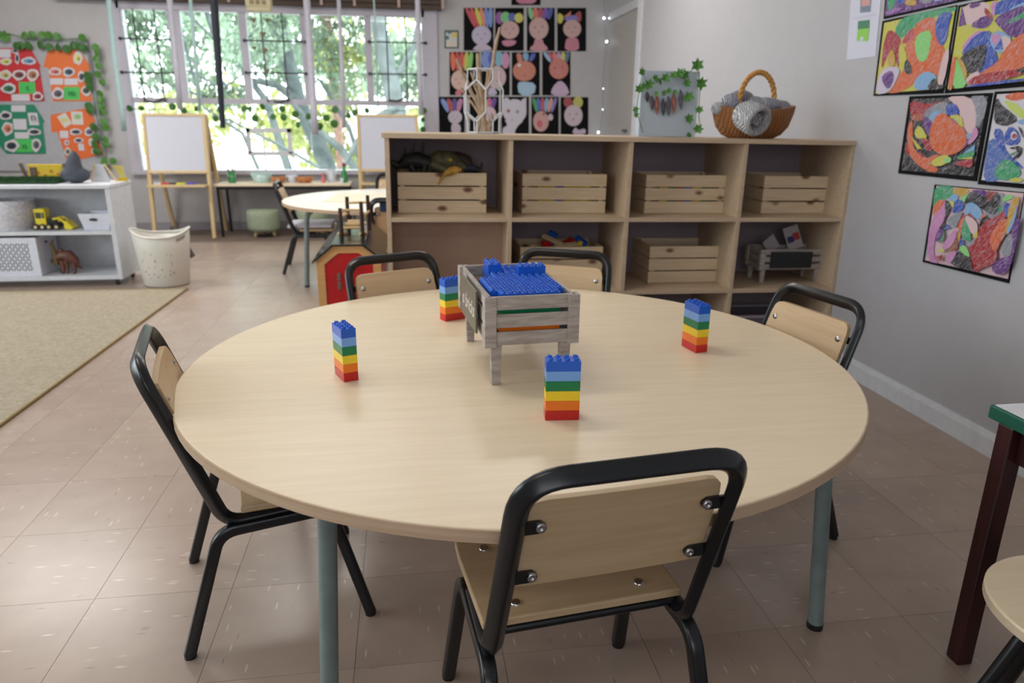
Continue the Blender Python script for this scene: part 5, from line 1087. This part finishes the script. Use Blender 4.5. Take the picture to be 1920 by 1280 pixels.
# ================================================================ EASELS
def easel(label, uL, uR, y, ztop, zb, rear):
    a, b = AY(uL, 270, y), AY(uR, 270, y); w_ = b.x-a.x; cx = (a.x+b.x)/2
    t = thing('easel', label, 'easel', (cx, y, 0), 0, 'double sided children easels')
    for s in (-1, 1):
        x = s*(w_/2-.014); obj('leg', G().tube([(x*1.02, -.12, .004), (x, 0, ztop)], .017, 4, sq=(1.1, 1.1)), PINEL, t)
        obj('leg', G().tube([(x*.96, .42, .004), (x, .05, ztop)], .017, 4, sq=(1.1, 1.1)), PINEL, t)
    M_ = Matrix.Translation((0, -.12*(1-zb/ztop)-.012, zb)) @ Matrix.Rotation(math.atan2(.12, ztop)*-1, 4, 'X'); h = ztop-zb
    g = G(); g.M = M_; g.box(-w_/2+.014, w_/2-.014, -.004, .004, .02, h-.02); wb = obj('whiteboard', g, plain('whiteboard_gloss', (204, 206, 218), .25, var=.01), t)
    g = G(); g.M = M_; g.box(-w_/2, w_/2, -.012, .010, h-.02, h+.004); g.box(-w_/2, w_/2, -.012, .010, 0, .024); g.box(-w_/2, -w_/2+.024, -.012, .01, .024, h-.02); g.box(w_/2-.024, w_/2, -.012, .01, .024, h-.02); obj('board_frame', g, PINEL, t, .002)
    g = G(); g.M = Matrix.Translation((0, .42*(1-zb/ztop)+.05, zb)) @ Matrix.Rotation(math.atan2(.37, ztop), 4, 'X'); g.box(-w_/2+.014, w_/2-.014, -.004, .006, 0, h-.01); obj('rear_board', g, plain('brown_hardboard', (140, 108, 70), .7), t)
    z = zb-.10; obj('tray', G().box(-w_/2+.02, w_/2-.02, -.20, -.05, z-.01, z).box(-w_/2+.02, w_/2-.02, -.205, -.195, z-.012, z+.012), PINEL, t, .002)
    obj('stretcher', G().box(-w_/2+.02, w_/2-.02, -.03+.12*.3, 0+.12*.3, .30, .325) if False else G().tube([(-w_/2+.02, -.02, z-.02), (-w_/2+.02, .33, z-.02)], .010, 6).tube([(w_/2-.02, -.02, z-.02), (w_/2-.02, .33, z-.02)], .010, 6), PINEL, t)
    return t, cx, z, w_
e1, ex, ez, ew = easel('wooden easel with a white board standing beside the pinboard', 274, 391, 7.05, 1.10, .585, 0)
e2, ex2, ez2, ew2 = easel('wooden easel with a white board behind the left end of the bookcase', 671, 785, 7.05, 1.11, .60, 0)
for i, (dx, c, nm) in enumerate(((-.15, (206, 206, 220), 'white'), (-.09, (200, 60, 60), 'red'), (-.02, (40, 40, 44), 'black'), (.04, (210, 210, 60), 'yellow'), (.12, (90, 90, 200), 'blue'))):
    g = G(); g.M = Matrix.Translation((ex+dx, 7.05-.13, ez+.013)) @ Matrix.Rotation(R_(90+8*i), 4, 'Z') @ Matrix.Rotation(R_(90), 4, 'X'); g.lathe([(.008, -.055), (.012, -.05), (.012, .03), (.008, .032), (.008, .05)], 10)
    tag(obj('marker_pen', g, plain('marker_'+nm, c, .4)), nm+' marker pen lying in the tray of the left easel', 'marker')

# ================================================================ DESK BY THE WINDOW
DX0, DX1, DY0, DY1, DZ = -1.745, -.515, 7.02, 7.43, .484
dk = thing('window_desk', 'long narrow desk with thin black legs under the window', 'desk', ((DX0+DX1)/2, DY0, 0)); hx_ = (DX1-DX0)/2
obj('desk_top', G().box(-hx_, hx_, 0, DY1-DY0, DZ-.02, DZ), LAM, dk, .002)
obj('apron', G().box(-hx_+.02, hx_-.02, .01, .03, DZ-.05, DZ-.0205).box(-hx_+.02, hx_-.02, .36, .38, DZ-.05, DZ-.0205), BLK, dk)
for s in (-1, 1):
    for y in (.025, .37): obj('leg', G().tube([(s*(hx_-.035), y, 0), (s*(hx_-.03), y, DZ-.021)], .013, 8), BLK, dk)
def onz(u, v, y=7.2): p = AY(u, v, y); return (p.x, y, DZ+.0006)
t = thing('pencil_cup', 'green glass cup of brown pencils at the left end of the window desk', 'cup', onz(435, 335))
obj('cup', G().lathe([(.032, 0), (.036, .10), (.033, .10), (.03, .004), (0, .004)], 18), plain('green_glass', (60, 140, 80), .2), t)
for k in range(5): tag(obj('pencil', G().tube([(onz(435, 335)[0]+.012*math.cos(k*1.3), 7.2+.012*math.sin(k*1.3), DZ+.008), (onz(435, 335)[0]+.04*math.cos(k*1.3), 7.2+.03*math.sin(k*1.3), DZ+.16)], .006, 6), plain('pencil_brown_%d' % (k % 2), ((150, 90, 66), (90, 70, 100))[k % 2], .5)), ('right leaning', 'centre back', 'left rear', 'left front', 'centre front')[k]+' pencil standing in the green cup on the window desk', 'pencil', 'pencils in the green cup')
for i, (u, lb) in enumerate(((522, 'left brown wooden bowl on the window desk'), (571, 'right brown wooden bowl on the window desk, nearer the red bottle'))):
    o = obj('wooden_bowl', G().lathe([(.045, 0), (.066, .022), (.075, .052), (.070, .052), (.058, .02), (.03, .008), (0, .008)], 24, sx=1.0 if i == 0 else 1.15), plain('bowl_wood', (186, 120, 70), .5, var=.2), None); o.location = onz(u, 335); tag(o, lb, 'bowl', 'wooden bowls on the window desk')
gl_m = plain('frosted_green_glass', (176, 204, 196), .15)
o = obj('glass_tub', G().lathe([(.06, 0), (.075, .085), (.07, .085), (.056, .005), (0, .005)], 20, sx=1.3), gl_m); o.location = onz(491, 335, 7.26); tag(o, 'pale green glass tub between the pencil cup and the left bowl', 'tub')
o = obj('glass_jar', G().lathe([(.05, 0), (.055, .06), (.05, .065), (.045, .004), (0, .004)], 20), plain('clear_glass', (206, 212, 220), .1)); o.location = onz(547, 335, 7.27); tag(o, 'clear glass jar between the two wooden bowls', 'jar')
o = obj('small_bottle', G().lathe([(.018, 0), (.02, .04), (.008, .055), (.012, .06), (.012, .085), (0, .09)], 14), plain('coral_plastic', (214, 110, 116), .4)); o.location = onz(606, 335); tag(o, 'small coral red bottle on the window desk', 'bottle')
o = obj('glass_jar', G().lathe([(.04, 0), (.045, .11), (.04, .115), (.035, .004), (0, .004)], 20), plain('clear_glass', (206, 212, 220), .1)); o.location = onz(622, 335, 7.28); tag(o, 'tall clear glass jar right of the coral bottle', 'jar')
t = thing('green_bottle', 'green bottle with a dark red cap at the right end of the window desk', 'bottle', onz(646, 335)); obj('glass', G().lathe([(.028, 0), (.03, .09), (.014, .12), (.014, .15), (0, .15)], 16), plain('green_glass', (60, 140, 80), .2), t); obj('cap', G().cyl((0, 0), .017, .15, .18, 12), plain('dark_red_plastic', (150, 50, 56), .5), t)
o = obj('small_pot', G().lathe([(.012, 0), (.016, .05), (.013, .05), (.01, .004), (0, .004)], 12), PW); o.location = onz(641, 336, 7.08); tag(o, 'tiny white pot in front of the green bottle', 'pot')
# ottomans
def pouf(label, loc):
    t = thing('ottoman', label, 'ottoman', loc, 0, 'sage green round ottomans under the desk')
    obj('cushion', G().lathe([(.12, .055), (.142, .062), (.148, .09), (.150, .20), (.146, .235), (.138, .244), (0, .247)], 32), plain('sage_felt', (152, 164, 140), .95, var=.12, scale=60, bump=.2), t)
    for k in range(3):
        a = .6+k*2.09+1.2; obj('leg', G().tube([(.10*math.cos(a), .10*math.sin(a), .004), (.085*math.cos(a), .085*math.sin(a), .058)], [.014, .018], 10), PINEL, t)
pouf('sage green round ottoman on short wooden legs in full view under the desk', (-1.335, 7.06, 0)); pouf('sage green ottoman half hidden behind the side-on chair', (-.875, 7.0, 0))

# ================================================================ TOY BARN AND LOG BED
HX0, HX1, HY0, HY1 = -.412, -.122, 3.30, 4.06
hb = thing('toy_barn', 'red and natural wood toy barn with a black roof between the table and the bookcase', 'toy barn', ((HX0+HX1)/2, HY0, 0))
hw = (HX1-HX0)/2; hd = HY1-HY0; PL = wood('birch_ply', (206, 160, 104), (190, 142, 88), (2, 20, 20), .5)
z0, z1, ins = .455, .52, .088
for y in (0, hd-.02):
    outer = [(-hw, 0), (hw, 0), (hw, z0), (hw-ins*.85, z1), (-hw+ins*.85, z1), (-hw, z0)]; b_ = .036
    inner_ = [(-hw+b_, .04), (hw-b_, .04), (hw-b_, z0-.02), (hw-ins-.012, z1-.034), (-hw+ins+.012, z1-.034), (-hw+b_, z0-.02)]
    g = G(); n = 6
    g.add([(x, y, z) for x, z in outer]+[(x, y, z) for x, z in inner_]+[(x, y+.02, z) for x, z in outer]+[(x, y+.02, z) for x, z in inner_],
          [(i, (i+1) % n, n+(i+1) % n, n+i) for i in range(n)]+[(2*n+i, 3*n+i, 3*n+(i+1) % n, 2*n+(i+1) % n) for i in range(n)]+[(i, 2*n+i, 2*n+(i+1) % n, (i+1) % n) for i in range(n)]+[(n+i, n+(i+1) % n, 3*n+(i+1) % n, 3*n+i) for i in range(n)])
    obj('gable_frame', g, PL, hb, .001)
    obj('door_panel', G().prism(inner_, y+.006, y+.014, 'y'), plain('barn_red', (176, 12, 18), .35), hb, label='bright red barn door panel')
for s in (-1, 1): obj('side_wall', G().box(min(s*hw, s*(hw-.012)), max(s*hw, s*(hw-.012)), .021, hd-.021, 0, z0-.01), plain('barn_red', (176, 12, 18), .35), hb)
BR_ = plain('black_gloss_roof', (22, 26, 28), .12, spec=.8)
obj('roof_panel', G().box(-hw+ins*.85-.004, hw-ins*.85+.004, -.012, hd+.01, z1, z1+.008), BR_, hb, .001)
for s in (-1, 1):
    q1, q2 = (s*(hw-ins*.85), z1+.006), (s*(hw+.018), z0-.006); d = Vector((q2[0]-q1[0], q2[1]-q1[1])).normalized(); nrm = (-d.y*.008, d.x*.008)
    if nrm[1] < 0: nrm = (-nrm[0], -nrm[1])
    obj('roof_panel', G().prism([q1, q2, (q2[0]-nrm[0], q2[1]-nrm[1]), (q1[0]-nrm[0], q1[1]-nrm[1])], -.012, hd+.01, 'y'), BR_, hb)
for z in (.36, .43-.11+.0): obj('hinge', G().box(-.055, -.04, -.004, 0, z, z+.035), plain('hinge_grey', (120, 112, 104), .4, .6), hb, .001)
obj('door_knob', G().ball((.02, -.004, .42), .012, 8), plain('olive_knob', (110, 110, 50), .5), hb)
lx = AZ(650, 450, .53); lt = thing('log_bed_toy', 'small toy bed frame of dark posts and pale logs on the barn roof', 'toy furniture', (-.262, 3.62, z1+.0085)); lt.scale = (.86,)*3
DP_ = plain('dark_log', (58, 34, 26), .6, var=.3); PLG = plain('peeled_log', (206, 174, 126), .6, var=.15)
for x, y, h in ((-.062, -.06, .15), (.055, -.06, .185), (-.035, .12, .195), (.085, .10, .205)): obj('post', G().tube([(x, y, 0), (x, y, h)], [.013, .011], 8), DP_, lt)
for a, b in (((-.062, -.06, .14), (.055, -.06, .138)), ((-.035, .12, .16), (.085, .10, .165)), ((-.062, -.06, .10), (-.035, .12, .10)), ((.07, -.055, .11), (.09, .10, .115)), ((-.05, -.06, .04), (.055, -.06, .04)), ((-.05, .1, .04), (.07, .1, .04))): obj('log_rail', G().tube([a, b], .0075, 8), PLG, lt)
obj('seat_log', G().tube([(-.04, -.03, .053), (.05, -.03, .055)], .012, 8).tube([(-.03, .0, .058), (.05, .0, .06)], .012, 8).tube([(-.03, .03, .062), (.05, .03, .063)], .012, 8), PLG, lt)
obj('foot_log', G().tube([(-.08, -.06, .008), (-.03, -.03, .008)], .008, 8), PLG, lt); obj('foot_log', G().tube([(.04, -.075, .008), (.075, -.03, .008)], .008, 8), PLG, lt)
tag(obj('blue_cushion', G().box(-.22, .10, 4.27, 4.29, .585, .61), plain('navy_cloth', (34, 62, 90), .8), None, .004) if False else obj('blue_jumper', G().box(-.15, .12, 4.215, 4.235, .56, .615), plain('navy_cloth', (34, 62, 90), .8), None, .006), 'dark blue cloth hung on the back of the chair behind the toy barn', 'cloth')

# ================================================================ HANGINGS AT THE WINDOW
def ribbon(label, pts, w_, y, mat):
    P_l = [AY(u, v, y) for u, v in pts]; g = G(); h = w_/2; vs = []
    for p in P_l: vs += [(p.x-h, p.y, p.z), (p.x+h, p.y, p.z), (p.x+h, p.y+.002, p.z), (p.x-h, p.y+.002, p.z)]
    fs = [(0, 1, 2, 3), tuple(len(vs)-4+k for k in (3, 2, 1, 0))]
    for i in range(len(P_l)-1):
        for k in range(4): fs.append((i*4+k, (i+1)*4+k, (i+1)*4+(k+1) % 4, i*4+(k+1) % 4))
    g.add(vs, fs, True); tag(obj('ribbon', g, mat), label, 'ribbon', 'ribbons hanging in front of the window')
MINT, WRB = plain('mint_ribbon', (176, 204, 204), .7), plain('white_ribbon', (196, 194, 206), .7)
U = -110
ribbon('pale mint ribbon at the left window edge', [(190, U), (204, 0), (216, 120), (228, 200), (233, 246)], .045, 7.2, MINT)
ribbon('white ribbon over the first wide mullion', [(312, U), (318, 0), (330, 120), (338, 205)], .05, 7.2, WRB)
ribbon('thin mint ribbon left of the black pole', [(352, U), (357, 0), (366, 100), (374, 208)], .03, 7.1, MINT)
ribbon('long white ribbon over the centre mullion', [(570, U), (575, 0), (583, 120), (588, 200), (591, 252)], .06, 7.0, WRB)
ribbon('thin white ribbon in the fourth sash', [(630, U), (635, 0), (641, 120), (645, 240)], .035, 7.1, WRB)
ribbon('short mint thread above the fifth mullion', [(699, U), (701, 0), (703, 30), (709, 200)], .015, 7.1, MINT)
ribbon('white ribbon at the right end of the window', [(780, U), (783, 0), (786, 120), (790, 216)], .045, 7.0, WRB)
bp1 = thing('hanging_pole', 'long black padded pole hanging in front of the second sash', 'pole', AY(418, 240, 6.2))
o0 = bp1.location; obj('pole', G().tube([AY(u, v, 6.2)-o0 for u, v in ((396, -110), (401, 0), (409, 110), (418, 240))], [.032, .030, .026, .020], 10), plain('black_foam', (26, 30, 40), .7), bp1)
# hanging carved box, hearts
t = thing('hanging_lantern', 'small cream carved box hanging at the top centre of the window', 'lantern', AY(487, 22, 7.0))
cr_m = plain('cream_carved_wood', (196, 186, 150), .6); o0 = t.location
obj('box', G().box(-.098, .098, -.05, .05, .0, .035).box(-.104, .104, -.055, .055, .035, .12), cr_m, t, .003)
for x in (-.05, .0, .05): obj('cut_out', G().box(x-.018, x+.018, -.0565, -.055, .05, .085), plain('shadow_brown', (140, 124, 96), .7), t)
obj('cord', G().tube([(0, 0, .12), (0, 0, 2.7-o0.z)], .003, 5), WRB, t)
HM = thing('heart_mobile', 'string mobile of small brown hearts under the cream hanging box', 'mobile', AY(495, 60, 7.1)); o0 = HM.location
hp_ = [(x*.5, z*.5) for x, z in ((0, -.8), (.5, -.25), (.75, .2), (.6, .55), (.3, .6), (0, .3), (-.3, .6), (-.6, .55), (-.75, .2), (-.5, -.25))]
obj('thread', G().tube([AY(488, 30, 7.1)-o0, AY(495, 80, 7.1)-o0, AY(500, 136, 7.1)-o0], .002, 4).tube([AY(470, 24, 7.1)-o0, AY(476, 94, 7.1)-o0], .002, 4).tube([AY(503, 22, 7.1)-o0, AY(500, 38, 7.1)-o0], .002, 4), WRB, HM)
for u, v, s in ((475, 37, 1), (501, 38, .8), (493, 64, 1.1), (477, 90, .8), (497, 94, 1), (500, 133, 1)):
    c = AY(u, v, 7.09)-o0; g = G(); g.M = Matrix.Translation(c) @ Matrix.Rotation(rv.uniform(-.5, .5), 4, 'Z'); g.prism([(x*.062*s, z*.062*s) for x, z in hp_], -.006, .006, 'y'); obj('heart', g, plain('carved_brown', (110, 96, 66), .6), HM)
# window vine
gv2 = thing('leaf_garland', 'green leaf garland strung along the window transom', 'garland', AY(590, 205, YB-.09))
obj('vine', G().tube([AY(u, v, YB-.09)-gv2.location for u, v in ((235, 205), (300, 204), (350, 208), (420, 205), (470, 202), (520, 208), (570, 214), (620, 208), (680, 206), (750, 208), (795, 203), (796, 250))], .003, 5), LEAFD, gv2)
leaves(gv2, [(u, v, s) for u, v, s in ((243, 203, 1), (265, 203, .8), (323, 200, 1.1), (345, 207, 1), (368, 204, .8), (404, 222, .9), (412, 205, 1), (458, 204, 1), (468, 204, .8), (478, 222, 1.1), (492, 200, 1), (512, 219, 1), (529, 204, 1.1), (532, 220, 1.1), (554, 214, 1.1), (559, 234, 1), (578, 219, .9), (599, 237, 1.2), (612, 221, 1.1), (628, 206, 1.1), (627, 232, 1.3), (653, 217, .9), (666, 212, 1.1), (688, 207, 1), (795, 207, 1), (793, 224, .8), (793, 243, 1))], YB-.1, RND2, .062)
# small white window frame propped on the sill
wf = thing('mini_window_frame', 'small white wooden frame hanging low against the window glass', 'frame', AY(502, 318, YB-.06)); o0 = wf.location
fr = [AY(464, 240, YB-.06)-o0, AY(541, 240, YB-.06)-o0, AY(541, 288, YB-.06)-o0]
xL, xR, zT, zB = fr[0].x, fr[1].x, fr[0].z, fr[2].z
obj('frame', G().box(xL-.02, xR+.02, 0, .02, zT-.04, zT).box(xL-.02, xR+.02, 0, .02, zB-.02, zB+.02).box(xL-.02, xL+.02, 0, .02, zB, zT).box(xR-.02, xR+.02, 0, .02, zB, zT), WHT, wf, .002)
obj('post', G().box(-.005-.02, .012-.02, .004, .016, Z0-o0.z+.001, zT-.03).box(xR+.02, xR+.035, .004, .016, Z0-o0.z+.001, zB), WHT, wf)

# ================================================================ RIGHT FOREGROUND: table corner and stool
lw_ = .032
rtb = thing('red_legged_table', 'white topped table with green edging and dark red legs, right edge of the photo', 'table', (1.5, .78, 0))
# corner leg foot measured at (1.104,1.12); the top runs out of frame to the right
o0 = rtb.location; lw = .034
for x, y in ((1.096, 1.068), (1.84, 1.068), (1.096, .49), (1.84, .49)): obj('leg', G().box(x-o0.x, x+lw-o0.x, y-o0.y, y+lw-o0.y, 0, .533), DKRED, rtb, .003)
obj('apron', G().box(1.141-o0.x, 1.839-o0.x, 1.076-o0.y, 1.092-o0.y, .463, .533).box(1.116-o0.x, 1.132-o0.x, .523-o0.y, 1.067-o0.y, .463, .533).box(1.141-o0.x, 1.839-o0.x, .498-o0.y, .514-o0.y, .463, .533), DKRED, rtb)
tp = [(1.092-o0.x, .45-o0.y), (1.90-o0.x, .45-o0.y), (1.90-o0.x, 1.125-o0.y), (1.092-o0.x, 1.125-o0.y)]
obj('table_top', G().prism(tp, .533, .560), plain('green_edge', (16, 84, 66), .35), rtb, .003, label='green edged table top')
obj('white_surface', G().prism([(x+(.006 if x < 0 else -.006), y+(.006 if y < 0 else -.006)) for x, y in tp], .5602, .5612), WHLAM, rtb)
stc = (1.058, .792)
st = thing('stool', 'round plywood topped stool with black legs at the bottom right corner', 'stool', (*stc, 0))
obj('seat', G().lathe([(0, .325), (.160, .325), (.163, .328), (.163, .342), (.160, .345), (0, .345)], 64, smooth=False), LAM, st)
for k in range(4):
    a = 1.25+k*math.pi/2; d = Vector((math.cos(a), math.sin(a), 0))
    obj('leg', G().tube(fillet([d*.04+Vector((0, 0, .313)), d*.10+Vector((0, 0, .312)), d*.205+Vector((0, 0, .010))], .04, 5), .011, 10), BLK, st)

bpy.context.view_layer.update()
